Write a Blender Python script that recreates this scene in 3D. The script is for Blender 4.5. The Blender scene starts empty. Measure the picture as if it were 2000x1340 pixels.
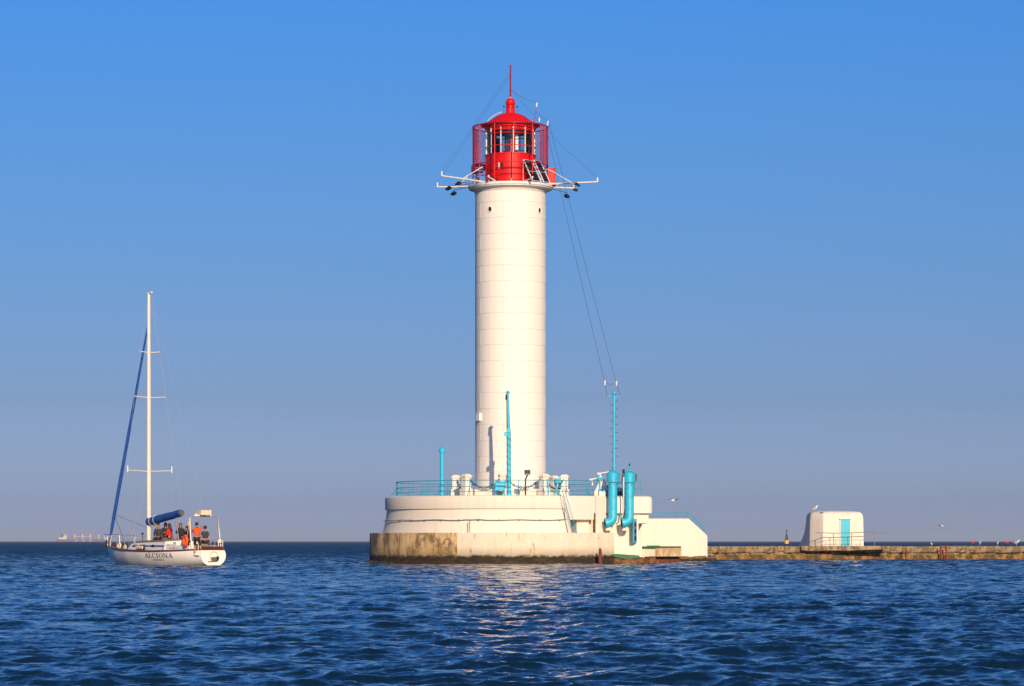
import bpy, bmesh, math, random
import numpy as np
from mathutils import Vector, Matrix

random.seed(7)
SC = bpy.context.scene
COL = SC.collection
R = math.radians
PI = math.pi

# ------------------------------------------------------------------ camera
F, H, HOR = 5500.0, 1.35, 1057.0          # focal length (photo pixels), eye height, horizon row
cam = bpy.data.cameras.new('camera')
cam_o = bpy.data.objects.new('camera', cam)
COL.objects.link(cam_o)
cam_o.location = (0, 0, H)
cam_o.rotation_euler = (PI / 2, 0, 0)
cam.sensor_width = 36
cam.lens = 36 * F / 2000
cam.shift_y = (HOR - 670) / 2000
cam.clip_start, cam.clip_end = 0.5, 40000
SC.camera = cam_o

# ------------------------------------------------------------------ sky and sun
SUN_AZ, SUN_EL = 12.0, 20.6               # degrees right of straight behind the camera, elevation
world = bpy.data.worlds.new('World')
SC.world = world
world.use_nodes = True
wt = world.node_tree
bg = wt.nodes['Background']
sky = wt.nodes.new('ShaderNodeTexSky')
sky.sky_type = 'NISHITA'
sky.sun_disc = False
sky.sun_elevation = R(SUN_EL)
sky.sun_rotation = R(180 - SUN_AZ)
tc = wt.nodes.new('ShaderNodeTexCoord')
sx = wt.nodes.new('ShaderNodeSeparateXYZ')
wt.links.new(tc.outputs['Generated'], sx.inputs[0])
mr = wt.nodes.new('ShaderNodeMapRange')
mr.inputs['From Min'].default_value = 0.0
mr.inputs['From Max'].default_value = 0.2
wt.links.new(sx.outputs['Z'], mr.inputs['Value'])
rp = wt.nodes.new('ShaderNodeValToRGB')
wt.links.new(mr.outputs[0], rp.inputs[0])
GRADE = [(0.0, (.68, .86, 1.74)), (.0145, (.48, .64, 1.40)), (.0502, (.330, .462, .97)),
         (.0927, (.28, .470, .93)), (.1425, (.243, .512, 1.01)), (.1885, (.208, .552, 1.15))]
els = rp.color_ramp.elements
while len(els) < len(GRADE):
    els.new(0.5)
for e, (z, c) in zip(els, GRADE):
    e.position = z / 0.2
    e.color = (c[0] / 2, c[1] / 2, c[2] / 2, 1)
vm = wt.nodes.new('ShaderNodeVectorMath')
vm.operation = 'MULTIPLY'
wt.links.new(sky.outputs[0], vm.inputs[0])
wt.links.new(rp.outputs[0], vm.inputs[1])
vs = wt.nodes.new('ShaderNodeVectorMath')
vs.operation = 'SCALE'
vs.inputs['Scale'].default_value = 2.0
wt.links.new(vm.outputs[0], vs.inputs[0])
wt.links.new(vs.outputs[0], bg.inputs[0])
bg.inputs[1].default_value = 0.092

sun = bpy.data.lights.new('sun', 'SUN')
sun.energy = 4.9
sun.angle = R(0.5)
sun.color = (1.0, 0.74, 0.47)
sun_o = bpy.data.objects.new('sun', sun)
COL.objects.link(sun_o)
to_sun = Vector((math.sin(R(SUN_AZ)) * math.cos(R(SUN_EL)), -math.cos(R(SUN_AZ)) * math.cos(R(SUN_EL)), math.sin(R(SUN_EL))))
sun_o.rotation_euler = to_sun.to_track_quat('Z', 'Y').to_euler()
sun_o.location = (20, -30, 60)
SC.view_settings.view_transform = 'Standard'
SC.view_settings.look = 'None'
SC.view_settings.exposure = 0.12
SC.view_settings.gamma = 1.0
SC.view_settings.use_curve_mapping = False


# ------------------------------------------------------------------ helpers
def X(px, Y): return (px - 1000) * Y / F
def Z(py, Y): return H + (HOR - py) * Y / F
def P(px, py, Y): return (X(px, Y), Y, Z(py, Y))


class MB:
    """collects shapes; build() links them as one mesh object"""
    def __init__(s):
        s.v, s.f = [], []

    def add(s, vs, fs):
        o = len(s.v)
        s.v += [tuple(p) for p in vs]
        s.f += [tuple(i + o for i in f) for f in fs]
        return s

    def box(s, x0, x1, y0, y1, z0, z1):
        vs = [(x, y, z) for z in (z0, z1) for y in (y0, y1) for x in (x0, x1)]
        return s.add(vs, [(0, 2, 3, 1), (4, 5, 7, 6), (0, 1, 5, 4), (2, 6, 7, 3), (0, 4, 6, 2), (1, 3, 7, 5)])

    def obox(s, c, size, rz=0, rx=0, ry=0):
        m = Matrix.Translation(c) @ Matrix.Rotation(rz, 4, 'Z') @ Matrix.Rotation(ry, 4, 'Y') @ Matrix.Rotation(rx, 4, 'X')
        a, b, d = size[0] / 2, size[1] / 2, size[2] / 2
        t = MB().box(-a, a, -b, b, -d, d)
        return s.add([m @ Vector(p) for p in t.v], t.f)

    def tube(s, pts, r, n=8, closed=False, caps=True):
        pts = [Vector(p) for p in pts]
        k = len(pts)
        rs = r if isinstance(r, (list, tuple)) else [r] * k
        up = None
        rings = []
        for i, p in enumerate(pts):
            if closed:
                t = pts[(i + 1) % k] - pts[i - 1]
            else:
                t = pts[min(i + 1, k - 1)] - pts[max(i - 1, 0)]
            t.normalize()
            if up is None:
                a = Vector((0, 0, 1)) if abs(t.z) < .9 else Vector((1, 0, 0))
                up = (a - t * a.dot(t)).normalized()
            else:
                up = up - t * up.dot(t)
                up.normalize()
            b = t.cross(up)
            rings.append([p + (up * math.cos(2 * PI * j / n) + b * math.sin(2 * PI * j / n)) * rs[i] for j in range(n)])
        vs = [q for rg in rings for q in rg]
        fs = []
        for i in range(k if closed else k - 1):
            i2 = (i + 1) % k
            for j in range(n):
                j2 = (j + 1) % n
                fs.append((i * n + j, i * n + j2, i2 * n + j2, i2 * n + j))
        if caps and not closed:
            fs.append(tuple(range(n - 1, -1, -1)))
            fs.append(tuple((k - 1) * n + j for j in range(n)))
        return s.add(vs, fs)

    def lathe(s, prof, n=48, c=(0, 0), a0=None, a1=None):
        full = a0 is None
        A = [2 * PI * i / n for i in range(n)] if full else [a0 + (a1 - a0) * i / n for i in range(n + 1)]
        m = len(A)
        vs = [(c[0] + r * math.sin(a), c[1] - r * math.cos(a), z) for (r, z) in prof for a in A]
        fs = []
        for i in range(len(prof) - 1):
            for j in range(n):
                j2 = (j + 1) % m
                fs.append((i * m + j, i * m + j2, (i + 1) * m + j2, (i + 1) * m + j))
        return s.add(vs, fs)

    def prism(s, poly, z0, z1):
        n = len(poly)
        vs = [(x, y, z0) for x, y in poly] + [(x, y, z1) for x, y in poly]
        fs = [tuple(range(n - 1, -1, -1)), tuple(range(n, 2 * n))]
        fs += [(i, (i + 1) % n, n + (i + 1) % n, n + i) for i in range(n)]
        return s.add(vs, fs)

    def slab_xz(s, poly, y0, y1):
        n = len(poly)
        vs = [(x, y0, z) for x, z in poly] + [(x, y1, z) for x, z in poly]
        fs = [tuple(range(n)), tuple(range(2 * n - 1, n - 1, -1))]
        fs += [((i + 1) % n, i, n + i, n + (i + 1) % n) for i in range(n)]
        return s.add(vs, fs)

    def ball(s, c, r, nu=12, nv=8):
        rx, ry, rz = r if isinstance(r, (list, tuple)) else (r, r, r)
        vs = [(c[0], c[1], c[2] - rz)]
        for i in range(1, nv):
            t = -PI / 2 + PI * i / nv
            for j in range(nu):
                p = 2 * PI * j / nu
                vs.append((c[0] + rx * math.cos(t) * math.cos(p), c[1] + ry * math.cos(t) * math.sin(p), c[2] + rz * math.sin(t)))
        vs.append((c[0], c[1], c[2] + rz))
        fs = [(0, 1 + (j + 1) % nu, 1 + j) for j in range(nu)]
        for i in range(nv - 2):
            for j in range(nu):
                a, b = 1 + i * nu + j, 1 + i * nu + (j + 1) % nu
                fs.append((a, b, b + nu, a + nu))
        o = 1 + (nv - 2) * nu
        fs += [(o + j, o + (j + 1) % nu, len(vs) - 1) for j in range(nu)]
        return s.add(vs, fs)

    def mesh(s, name, mat, off=(0, 0, 0), ang=35):
        me = bpy.data.meshes.new(name)
        me.from_pydata([(a - off[0], b - off[1], c - off[2]) for a, b, c in s.v], [], s.f)
        me.materials.append(mat)
        bm = bmesh.new()
        bm.from_mesh(me)
        bmesh.ops.recalc_face_normals(bm, faces=bm.faces)
        bm.to_mesh(me)
        bm.free()
        me.polygons.foreach_set('use_smooth', [True] * len(me.polygons))
        me.set_sharp_from_angle(angle=R(ang))
        return me

    def build(s, name, mat, parent=None, local=False, ang=35):
        off = (0, 0, 0)
        if parent is not None and not local:
            off = ORG[parent.name]
        o = bpy.data.objects.new(name, s.mesh(name, mat, off, ang))
        COL.objects.link(o)
        if parent is not None:
            o.parent = parent
            ORG[o.name] = off
        return o

    def thing(s, name, mat, label, cat, group=None, kind=None, ang=35, org=None):
        """a top-level thing that is one mesh, origin at its own base"""
        if org is None:
            a = np.array(s.v)
            org = (float(a[:, 0].mean()), float(a[:, 1].mean()), float(a[:, 2].min()))
        o = bpy.data.objects.new(name, s.mesh(name, mat, org, ang))
        o.location = org
        COL.objects.link(o)
        ORG[o.name] = org
        tag(o, label, cat, group, kind)
        return o


ORG = {}


def tag(o, label=None, cat=None, group=None, kind=None):
    if label: o['label'] = label
    if cat: o['category'] = cat
    if group: o['group'] = group
    if kind: o['kind'] = kind
    return o


def empty(name, loc, label=None, cat=None, group=None, rz=0):
    o = bpy.data.objects.new(name, None)
    o.location = loc
    o.rotation_euler = (0, 0, rz)
    o.empty_display_size = 0.3
    COL.objects.link(o)
    ORG[o.name] = tuple(loc)
    return tag(o, label, cat, group)


def inst(src, name, parent, loc=(0, 0, 0), rot=(0, 0, 0), scale=(1, 1, 1)):
    """a part that shares mesh data"""
    o = bpy.data.objects.new(name, src)
    COL.objects.link(o)
    o.parent = parent
    o.location, o.rotation_euler, o.scale = loc, rot, scale
    return o


def copy_tree(o, parent=None):
    c = o.copy()
    COL.objects.link(c)
    c.parent = parent
    for ch in list(o.children):
        copy_tree(ch, c)
    return c


# ------------------------------------------------------------------ materials
def nodes(name):
    m = bpy.data.materials.new(name)
    m.use_nodes = True
    return m, m.node_tree, m.node_tree.nodes['Principled BSDF']


def noise(nt, scale, detail=4, stretch=None, rough=.6, dist=0.0):
    c = nt.nodes.new('ShaderNodeTexCoord')
    n = nt.nodes.new('ShaderNodeTexNoise')
    n.inputs['Scale'].default_value = scale
    n.inputs['Detail'].default_value = detail
    n.inputs['Roughness'].default_value = rough
    n.inputs['Distortion'].default_value = dist
    if stretch:
        mp = nt.nodes.new('ShaderNodeMapping')
        mp.inputs['Scale'].default_value = stretch
        nt.links.new(c.outputs['Object'], mp.inputs[0])
        nt.links.new(mp.outputs[0], n.inputs['Vector'])
    else:
        nt.links.new(c.outputs['Object'], n.inputs['Vector'])
    return n.outputs['Fac']


def ramp(nt, fac, stops):
    r = nt.nodes.new('ShaderNodeValToRGB')
    nt.links.new(fac, r.inputs[0])
    e = r.color_ramp.elements
    while len(e) < len(stops):
        e.new(.5)
    for el, (p, c) in zip(e, stops):
        el.position = p
        el.color = (*c, 1) if len(c) == 3 else c
    return r.outputs[0]


def mixc(nt, fac, a, b, mode='MIX'):
    m = nt.nodes.new('ShaderNodeMix')
    m.data_type = 'RGBA'
    m.blend_type = mode
    for sock, val in ((m.inputs[0], fac), (m.inputs[6], a), (m.inputs[7], b)):
        if isinstance(val, (int, float)):
            sock.default_value = val
        elif isinstance(val, tuple):
            sock.default_value = (*val, 1)
        else:
            nt.links.new(val, sock)
    return m.outputs[2]


def bump(nt, b, fac, strength=.3, dist=.02):
    n = nt.nodes.new('ShaderNodeBump')
    n.inputs['Strength'].default_value = strength
    n.inputs['Distance'].default_value = dist
    nt.links.new(fac, n.inputs['Height'])
    nt.links.new(n.outputs[0], b.inputs['Normal'])


G3 = ((0, (0, 0, 0)), (1, (1, 1, 1)))


def plain(name, col, rough=.5, metal=0.0, vary=.25, scale=3.0, spec=.5, bmp=0.15, bscale=25, coat=0):
    m, nt, b = nodes(name)
    dark = tuple(c * (1 - vary) for c in col)
    f = ramp(nt, noise(nt, scale, 5), ((.35, (0, 0, 0)), (.7, (1, 1, 1))))
    nt.links.new(mixc(nt, f, dark, col), b.inputs['Base Color'])
    b.inputs['Roughness'].default_value = rough
    b.inputs['Metallic'].default_value = metal
    b.inputs['Specular IOR Level'].default_value = spec
    b.inputs['Coat Weight'].default_value = coat
    if bmp:
        bump(nt, b, noise(nt, bscale, 3), bmp, .01)
    return m


def worn(name, col, rough=.42, amt=1.0):
    m, nt, b = nodes(name)
    f = ramp(nt, noise(nt, 2.2, 5), ((.35, (0, 0, 0)), (.7, (1, 1, 1))))
    c = mixc(nt, f, tuple(x * .78 for x in col), col)
    pale = ramp(nt, noise(nt, 1.0, 5, (5, 5, .6)), ((.55, (0, 0, 0)), (.75, (.35, .35, .35))))
    c = mixc(nt, pale, c, tuple(min(1, x * .7 + .22) for x in col))
    sp = ramp(nt, noise(nt, 7.0, 6, (1, 1, .55), .7), ((.60, (0, 0, 0)), (.66, (amt, amt, amt))))
    c = mixc(nt, sp, c, (.13, .05, .02))
    nt.links.new(c, b.inputs['Base Color'])
    b.inputs['Roughness'].default_value = rough
    bump(nt, b, noise(nt, 20, 4), .2, .01)
    return m


def whitewash(name, col=(.80, .765, .70), stain=(.52, .44, .30), amt=.5):
    m, nt, b = nodes(name)
    big = ramp(nt, noise(nt, .5, 5), ((.45, (0, 0, 0)), (.75, (amt, amt, amt))))
    streak = ramp(nt, noise(nt, 1.0, 5, (3.0, 3.0, .25)), ((.52, (0, 0, 0)), (.8, (amt, amt, amt))))
    c = mixc(nt, big, col, tuple(x * .93 for x in col))
    c = mixc(nt, streak, c, tuple(x * .5 + y * .5 for x, y in zip(stain, col)))
    spots = ramp(nt, noise(nt, 3.0, 6), ((.70, (0, 0, 0)), (.78, (amt, amt, amt))))
    c = mixc(nt, spots, c, stain)
    nt.links.new(c, b.inputs['Base Color'])
    b.inputs['Roughness'].default_value = .72
    bump(nt, b, noise(nt, 5, 6), .25, .03)
    return m


def zmask(nt, lo, hi, nscale=1.2, namp=.5):
    """1 below lo, 0 above hi (object z), with a ragged edge"""
    c = nt.nodes.new('ShaderNodeTexCoord')
    s = nt.nodes.new('ShaderNodeSeparateXYZ')
    nt.links.new(c.outputs['Object'], s.inputs[0])
    nz = noise(nt, nscale, 6)
    a = nt.nodes.new('ShaderNodeMath')
    a.operation = 'MULTIPLY_ADD'
    nt.links.new(nz, a.inputs[0])
    a.inputs[1].default_value = namp
    nt.links.new(s.outputs['Z'], a.inputs[2])
    r = nt.nodes.new('ShaderNodeMapRange')
    r.inputs['From Min'].default_value = lo + namp * .5
    r.inputs['From Max'].default_value = hi + namp * .5
    r.inputs['To Min'].default_value = 1
    r.inputs['To Max'].default_value = 0
    nt.links.new(a.outputs[0], r.inputs['Value'])
    return r.outputs[0]


def sea_concrete(name, base, light, dark, rust=True, waterline=(.42, .62), white=None, joint=1.0):
    """concrete standing in the sea: streaks, rust runs and a weedy waterline (object z = 0 is the sea)"""
    m, nt, b = nodes(name)
    c = mixc(nt, ramp(nt, noise(nt, .9, 6), ((.35, (0, 0, 0)), (.65, (1, 1, 1)))), base, light)
    st = ramp(nt, noise(nt, 1.0, 6, (3.2, 3.2, .45), .7), ((.50, (0, 0, 0)), (.66, (joint, joint, joint))))
    c = mixc(nt, st, c, dark)
    pit = ramp(nt, noise(nt, 4.5, 7, (1, 1, .6), .75), ((.60, (0, 0, 0)), (.70, (joint, joint, joint))))
    c = mixc(nt, pit, c, tuple(x * .5 for x in dark))
    bl_ = ramp(nt, noise(nt, 1.1, 8, (1, 1, .8), .72, .6), ((.50, (0, 0, 0)), (.57, (joint * .85,) * 3)))
    c = mixc(nt, bl_, c, tuple(x * 1.6 for x in dark))
    if rust:
        rs = ramp(nt, noise(nt, 1.7, 4, (2.2, 2.2, .45)), ((.63, (0, 0, 0)), (.70, (.85, .85, .85))))
        c = mixc(nt, rs, c, (.33, .12, .025))
    hi = zmask(nt, waterline[0] + .10, waterline[1] + .45, 1.5, .35)
    k = nt.nodes.new('ShaderNodeMath')
    k.operation = 'MULTIPLY'
    k.inputs[1].default_value = .55
    nt.links.new(hi, k.inputs[0])
    c = mixc(nt, k.outputs[0], c, (.16, .115, .04))
    wl = zmask(nt, waterline[0], waterline[1] - .05, 3.0, .42)
    weed = mixc(nt, ramp(nt, noise(nt, 2.2, 6, (1, 1, 2.5)), ((.45, (0, 0, 0)), (.7, (1, 1, 1)))), (.016, .011, .005), (.06, .036, .012))
    c = mixc(nt, wl, c, weed)
    nt.links.new(c, b.inputs['Base Color'])
    b.inputs['Roughness'].default_value = .85
    bump(nt, b, noise(nt, 3.5, 8, None, .7), .7, .08)
    return m


M = {}
M['white'] = whitewash('whitewashed_iron', (.80, .765, .70), (.50, .41, .28), .34)
M['joint'] = plain('joint_shadow_paint', (.66, .60, .52), .8, vary=.3)
M['bwhite'] = whitewash('whitewashed_concrete', (.745, .68, .585), (.42, .33, .20), .55)
M['wpaint'] = plain('white_gloss_paint', (.78, .76, .72), .4, vary=.12)
M['red'] = plain('red_lantern_paint', (.70, .003, .006), .42, vary=.25, scale=1.5, spec=.3)
M['dred'] = plain('dark_red_steel', (.30, .006, .03), .5, vary=.4)
M['turq'] = worn('turquoise_paint', (.022, .52, .76), .45, .8)
M['rail'] = plain('turquoise_rail_paint', (.02, .33, .50), .5, vary=.3, scale=4)
M['green'] = plain('green_deck_paint', (.015, .20, .075), .6, vary=.5, scale=2.0)
M['black'] = plain('black_metal', (.015, .015, .018), .45, vary=.4)
M['grey'] = plain('grey_metal', (.20, .20, .20), .5, .3, vary=.3)
M['wire'] = plain('dark_wire', (.05, .06, .07), .6, vary=.1, bmp=0)
M['rust'] = plain('rusted_steel', (.26, .055, .018), .85, vary=.6, scale=3, bmp=.5)
M['found'] = sea_concrete('weathered_concrete', (.42, .275, .12), (.66, .475, .245), (.095, .055, .024))
M['foundw'] = sea_concrete('whitewashed_sea_wall', (.68, .60, .47), (.74, .67, .55), (.50, .39, .23), joint=.32)
M['pier'] = sea_concrete('pier_concrete', (.24, .175, .105), (.40, .30, .185), (.07, .045, .024), waterline=(.12, .30))
M['ledge'] = sea_concrete('pier_rubble', (.18, .10, .035), (.30, .18, .065), (.035, .022, .010), waterline=(.16, .30))
M['tan'] = sea_concrete('stained_landing_concrete', (.55, .43, .24), (.68, .56, .36), (.30, .20, .10), waterline=(-.5, -.3))
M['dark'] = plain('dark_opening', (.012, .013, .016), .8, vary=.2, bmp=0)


def solar():
    m, nt, b = nodes('solar_cells')
    c = nt.nodes.new('ShaderNodeTexCoord')
    br = nt.nodes.new('ShaderNodeTexBrick')
    br.offset = 0
    br.inputs['Color1'].default_value = (.006, .008, .018, 1)
    br.inputs['Color2'].default_value = (.008, .010, .022, 1)
    br.inputs['Mortar'].default_value = (.05, .055, .07, 1)
    br.inputs['Scale'].default_value = 6.0
    br.inputs['Mortar Size'].default_value = .03
    br.inputs['Brick Width'].default_value = 1
    br.inputs['Row Height'].default_value = 1
    nt.links.new(c.outputs['Generated'], br.inputs['Vector'])
    nt.links.new(br.outputs[0], b.inputs['Base Color'])
    b.inputs['Roughness'].default_value = .15
    return m


M['solar'] = solar()
M['solar'].node_tree.nodes['Principled BSDF'].inputs['Roughness'].default_value = .35
M['solar'].node_tree.nodes['Principled BSDF'].inputs['Specular IOR Level'].default_value = .2


def glass():
    m, nt, b = nodes('lantern_glass')
    nt.nodes.remove(b)
    out = nt.nodes['Material Output']
    t = nt.nodes.new('ShaderNodeBsdfTransparent')
    t.inputs[0].default_value = (.90, .93, .93, 1)
    g = nt.nodes.new('ShaderNodeBsdfGlossy')
    g.inputs['Roughness'].default_value = .02
    fr = nt.nodes.new('ShaderNodeFresnel')
    fr.inputs[0].default_value = 1.5
    mx = nt.nodes.new('ShaderNodeMixShader')
    nt.links.new(fr.outputs[0], mx.inputs[0])
    nt.links.new(t.outputs[0], mx.inputs[1])
    nt.links.new(g.outputs[0], mx.inputs[2])
    nt.links.new(mx.outputs[0], out.inputs[0])
    return m


M['glass'] = glass()

# ------------------------------------------------------------------ the sea
def make_sea():
    rng = np.random.default_rng(11)
    y = [-4000, -800, -150, -40, -12, -3, 3, 8]
    d = 12.0
    while d < 420:
        y.append(d)
        d *= 1.0022 if d < 60 else 1.0031
    while d < 13000:
        y.append(d)
        d *= 1.014
    y = np.array(y, dtype=np.float64)
    nc = 560
    t = np.linspace(-1, 1, nc)
    half = np.maximum(y, 0) * .205 + 6.0
    xs = half[:, None] * t[None, :]
    ext = []
    for k, mul, add in ((1, 1.15, 4), (2, 1.6, 30), (3, 2.5, 300), (4, 3.0, 9000)):
        ext.append(half * mul + add)
    right = np.stack(ext, 1)
    xs = np.concatenate([-right[:, ::-1], xs, right], 1)
    nr, ncx = xs.shape
    ys = np.repeat(y[:, None], ncx, 1)
    zs = np.zeros_like(xs)
    dx = np.zeros_like(xs)
    dy = np.zeros_like(xs)
    # local grid spacing (waves shorter than it can carry fade out)
    sp = np.gradient(y)[:, None] * np.ones((1, ncx))
    cs = (2 * half / nc)[:, None] * np.ones((1, ncx))
    N = 130
    lam = np.exp(np.linspace(math.log(.16), math.log(3.6), N))
    lam *= rng.uniform(.96, 1.04, N)
    wind = math.radians(250)
    ang = wind + rng.normal(0, .62, N)
    ph = rng.uniform(0, 2 * PI, N)
    for i in range(N):
        k = 2 * PI / lam[i]
        st = .037 * (1.0 if lam[i] < .62 else (.62 / lam[i]) ** .85) * rng.uniform(.6, 1.4)
        a = st / k
        kx, ky = k * math.cos(ang[i]), k * math.sin(ang[i])
        need = np.maximum(sp * abs(math.sin(ang[i])), cs * abs(math.cos(ang[i])))
        fade = np.clip((lam[i] / (need + 1e-9) - 1.6) / 1.8, 0, 1)
        th = kx * xs + ky * ys + ph[i]
        A = a * fade
        zs += A * np.cos(th)
        ch = 1.0
        dx -= ch * A * (kx / k) * np.sin(th)
        dy -= ch * A * (ky / k) * np.sin(th)
    # gusts: patches of calmer and rougher water
    g = 1 + .28 * np.sin(xs * .11 + ys * .043 + 1.0) * np.sin(xs * .05 - ys * .071 + 2.2)
    zs *= g
    xs = xs + dx
    ys = ys + dy
    co = np.stack([xs, ys, zs], -1).reshape(-1, 3).astype(np.float32)
    idx = np.arange(nr * ncx).reshape(nr, ncx)
    quads = np.stack([idx[:-1, :-1], idx[:-1, 1:], idx[1:, 1:], idx[1:, :-1]], -1).reshape(-1, 4).astype(np.int32)
    me = bpy.data.meshes.new('water')
    me.vertices.add(len(co))
    me.vertices.foreach_set('co', co.ravel())
    me.loops.add(quads.size)
    me.loops.foreach_set('vertex_index', quads.ravel())
    me.polygons.add(len(quads))
    me.polygons.foreach_set('loop_start', np.arange(0, quads.size, 4, dtype=np.int32))
    me.polygons.foreach_set('use_smooth', np.ones(len(quads), dtype=bool))
    me.update(calc_edges=True)
    m, nt, b = nodes('sea_water')
    b.inputs['Base Color'].default_value = (.003, .018, .038, 1)
    b.inputs['Roughness'].default_value = .06
    b.inputs['IOR'].default_value = 1.333
    # ripples too fine for the mesh: the normal wobbles in two scales
    cc = nt.nodes.new('ShaderNodeTexCoord')
    geo = nt.nodes.new('ShaderNodeNewGeometry')
    acc = geo.outputs['Normal']
    # waves too far off for the mesh show mostly their steep lee faces
    sy_ = nt.nodes.new('ShaderNodeSeparateXYZ')
    nt.links.new(cc.outputs['Object'], sy_.inputs[0])
    lee = nt.nodes.new('ShaderNodeMapRange')
    lee.inputs['From Min'].default_value = 45
    lee.inputs['From Max'].default_value = 320
    lee.inputs['To Min'].default_value = .0
    lee.inputs['To Max'].default_value = -.34
    nt.links.new(sy_.outputs['Y'], lee.inputs['Value'])
    lv = nt.nodes.new('ShaderNodeCombineXYZ')
    nt.links.new(lee.outputs[0], lv.inputs[1])
    la = nt.nodes.new('ShaderNodeVectorMath')
    la.operation = 'ADD'
    nt.links.new(acc, la.inputs[0])
    nt.links.new(lv.outputs[0], la.inputs[1])
    acc = la.outputs[0]
    sxz = nt.nodes.new('ShaderNodeSeparateXYZ')
    nt.links.new(cc.outputs['Object'], sxz.inputs[0])
    for sc_, stx, near, far in ((12.0, (1, 1.4, 1), .55, .8), (1.5, (1, 1.5, 1), .30, 1.35)):
        am_ = nt.nodes.new('ShaderNodeMapRange')
        am_.inputs['From Min'].default_value = 25
        am_.inputs['From Max'].default_value = 150
        am_.inputs['To Min'].default_value = near
        am_.inputs['To Max'].default_value = far
        nt.links.new(sxz.outputs['Y'], am_.inputs['Value'])
        cmb = nt.nodes.new('ShaderNodeCombineXYZ')
        nt.links.new(am_.outputs[0], cmb.inputs[0])
        nt.links.new(am_.outputs[0], cmb.inputs[1])
        mp = nt.nodes.new('ShaderNodeMapping')
        mp.inputs['Scale'].default_value = stx
        nt.links.new(cc.outputs['Object'], mp.inputs[0])
        nz = nt.nodes.new('ShaderNodeTexNoise')
        nz.inputs['Scale'].default_value = sc_
        nz.inputs['Detail'].default_value = 3
        nz.inputs['Roughness'].default_value = .55
        nt.links.new(mp.outputs[0], nz.inputs['Vector'])
        sub = nt.nodes.new('ShaderNodeVectorMath')
        sub.operation = 'SUBTRACT'
        sub.inputs[1].default_value = (.5, .5, .5)
        nt.links.new(nz.outputs['Color'], sub.inputs[0])
        ml = nt.nodes.new('ShaderNodeVectorMath')
        ml.operation = 'MULTIPLY_ADD'
        nt.links.new(cmb.outputs[0], ml.inputs[1])
        nt.links.new(sub.outputs[0], ml.inputs[0])
        nt.links.new(acc, ml.inputs[2])
        acc = ml.outputs[0]
    nm = nt.nodes.new('ShaderNodeVectorMath')
    nm.operation = 'NORMALIZE'
    nt.links.new(acc, nm.inputs[0])
    nt.links.new(nm.outputs[0], b.inputs['Normal'])
    me.materials.append(m)
    o = bpy.data.objects.new('water', me)
    COL.objects.link(o)
    o['kind'] = 'structure'
    o['label'] = 'choppy deep blue sea'
    return o


make_sea()

# ------------------------------------------------------------------ lighthouse
YA = 173.7
XA = -3 * YA / F
S = F / YA                               # pixels per metre at the tower's axis
def ZS(py): return Z(py, YA)             # a silhouette point of a round body
def ZF(py, r): return Z(py, YA - r)      # the front of a round body of radius r
def polar(r, deg, z): return (XA + r * math.sin(R(deg)), YA - r * math.cos(R(deg)), z)


DECK = 4.04                              # platform level
GAL = 23.25                              # gallery level
RT = 69 / S
lh = empty('lighthouse', (XA, YA, DECK), 'tall white round lighthouse tower with red lantern room', 'lighthouse')
C0 = (XA, YA)
MB().lathe([(RT - .015, DECK - .1), (RT - .015, 22.78)], 72, C0).build('shaft_core', M['joint'], lh)

# cast plates of the shaft: 8 to a ring, staggered ring by ring
def plate_mesh(h):
    mb = MB()
    half, n, g, bv, dep = R(22.5), 8, .005, .016, .012
    da = g / RT
    db = bv / RT
    A = [-half + da] + [-half + da + db + (2 * half - 2 * da - 2 * db) * i / n for i in range(n + 1)] + [half - da]
    Zs = [g, g + bv, h - g - bv, h - g]
    vs = []
    for zi, z in enumerate(Zs):
        for ai, a in enumerate(A):
            r = RT - (dep if zi in (0, 3) or ai in (0, len(A) - 1) else 0)
            vs.append((r * math.sin(a), -r * math.cos(a), z))
    m = len(A)
    fs = [(i * m + j, i * m + j + 1, (i + 1) * m + j + 1, (i + 1) * m + j) for i in range(3) for j in range(m - 1)]
    mb.add(vs, fs)
    return mb


CH = .971
zt = 22.07
pm = {}
def plates(z0, h, off):
    key = round(h, 3)
    if key not in pm:
        pm[key] = plate_mesh(h).mesh('panel', M['white'], ang=12)
    for k in range(8):
        inst(pm[key], 'panel', lh, (0, 0, z0 - DECK), (0, 0, R(off + 45 * k)))


plates(zt, 22.78 - zt, 33.5)
k = 0
while zt - CH * (k + 1) > DECK - .05:
    plates(zt - CH * (k + 1), CH, 10.5 if k % 2 == 0 else 33.5)
    k += 1
rest = zt - CH * k - DECK
if rest > .1:
    plates(DECK, rest, 10.5 if k % 2 == 0 else 33.5)

# two round ports near the top
for px, py in ((957.5, 408.5), (1053, 411)):
    a = math.asin((px - 997) / S / RT)
    z = ZF(py, RT * math.cos(a))
    c = Vector((XA + RT * math.sin(a), YA - RT * math.cos(a), z))
    nrm = Vector((math.sin(a), -math.cos(a), 0))
    pr = [c + nrm * .012 + nrm.cross(Vector((0, 0, 1))) * (.15 * math.cos(t)) + Vector((0, 0, .17 * math.sin(t))) for t in [2 * PI * i / 20 for i in range(20)]]
    fr = MB().tube(pr, .028, 6, closed=True).build('porthole', M['white'], lh)
    inner = [c + nrm * .014 + nrm.cross(Vector((0, 0, 1))) * (.14 * math.cos(t)) + Vector((0, 0, .16 * math.sin(t))) for t in [2 * PI * i / 20 for i in range(20)]]
    MB().add(inner, [tuple(range(20))]).build('porthole_glass', M['dark'], fr)
a = -60
c = polar(RT + .06, a, 8.95)
MB().obox(c, (.42, .2, .44), R(a)).obox((c[0], c[1], c[2] + .23), (.46, .24, .03), R(a)).build('junction_box', M['wpaint'], lh)

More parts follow.
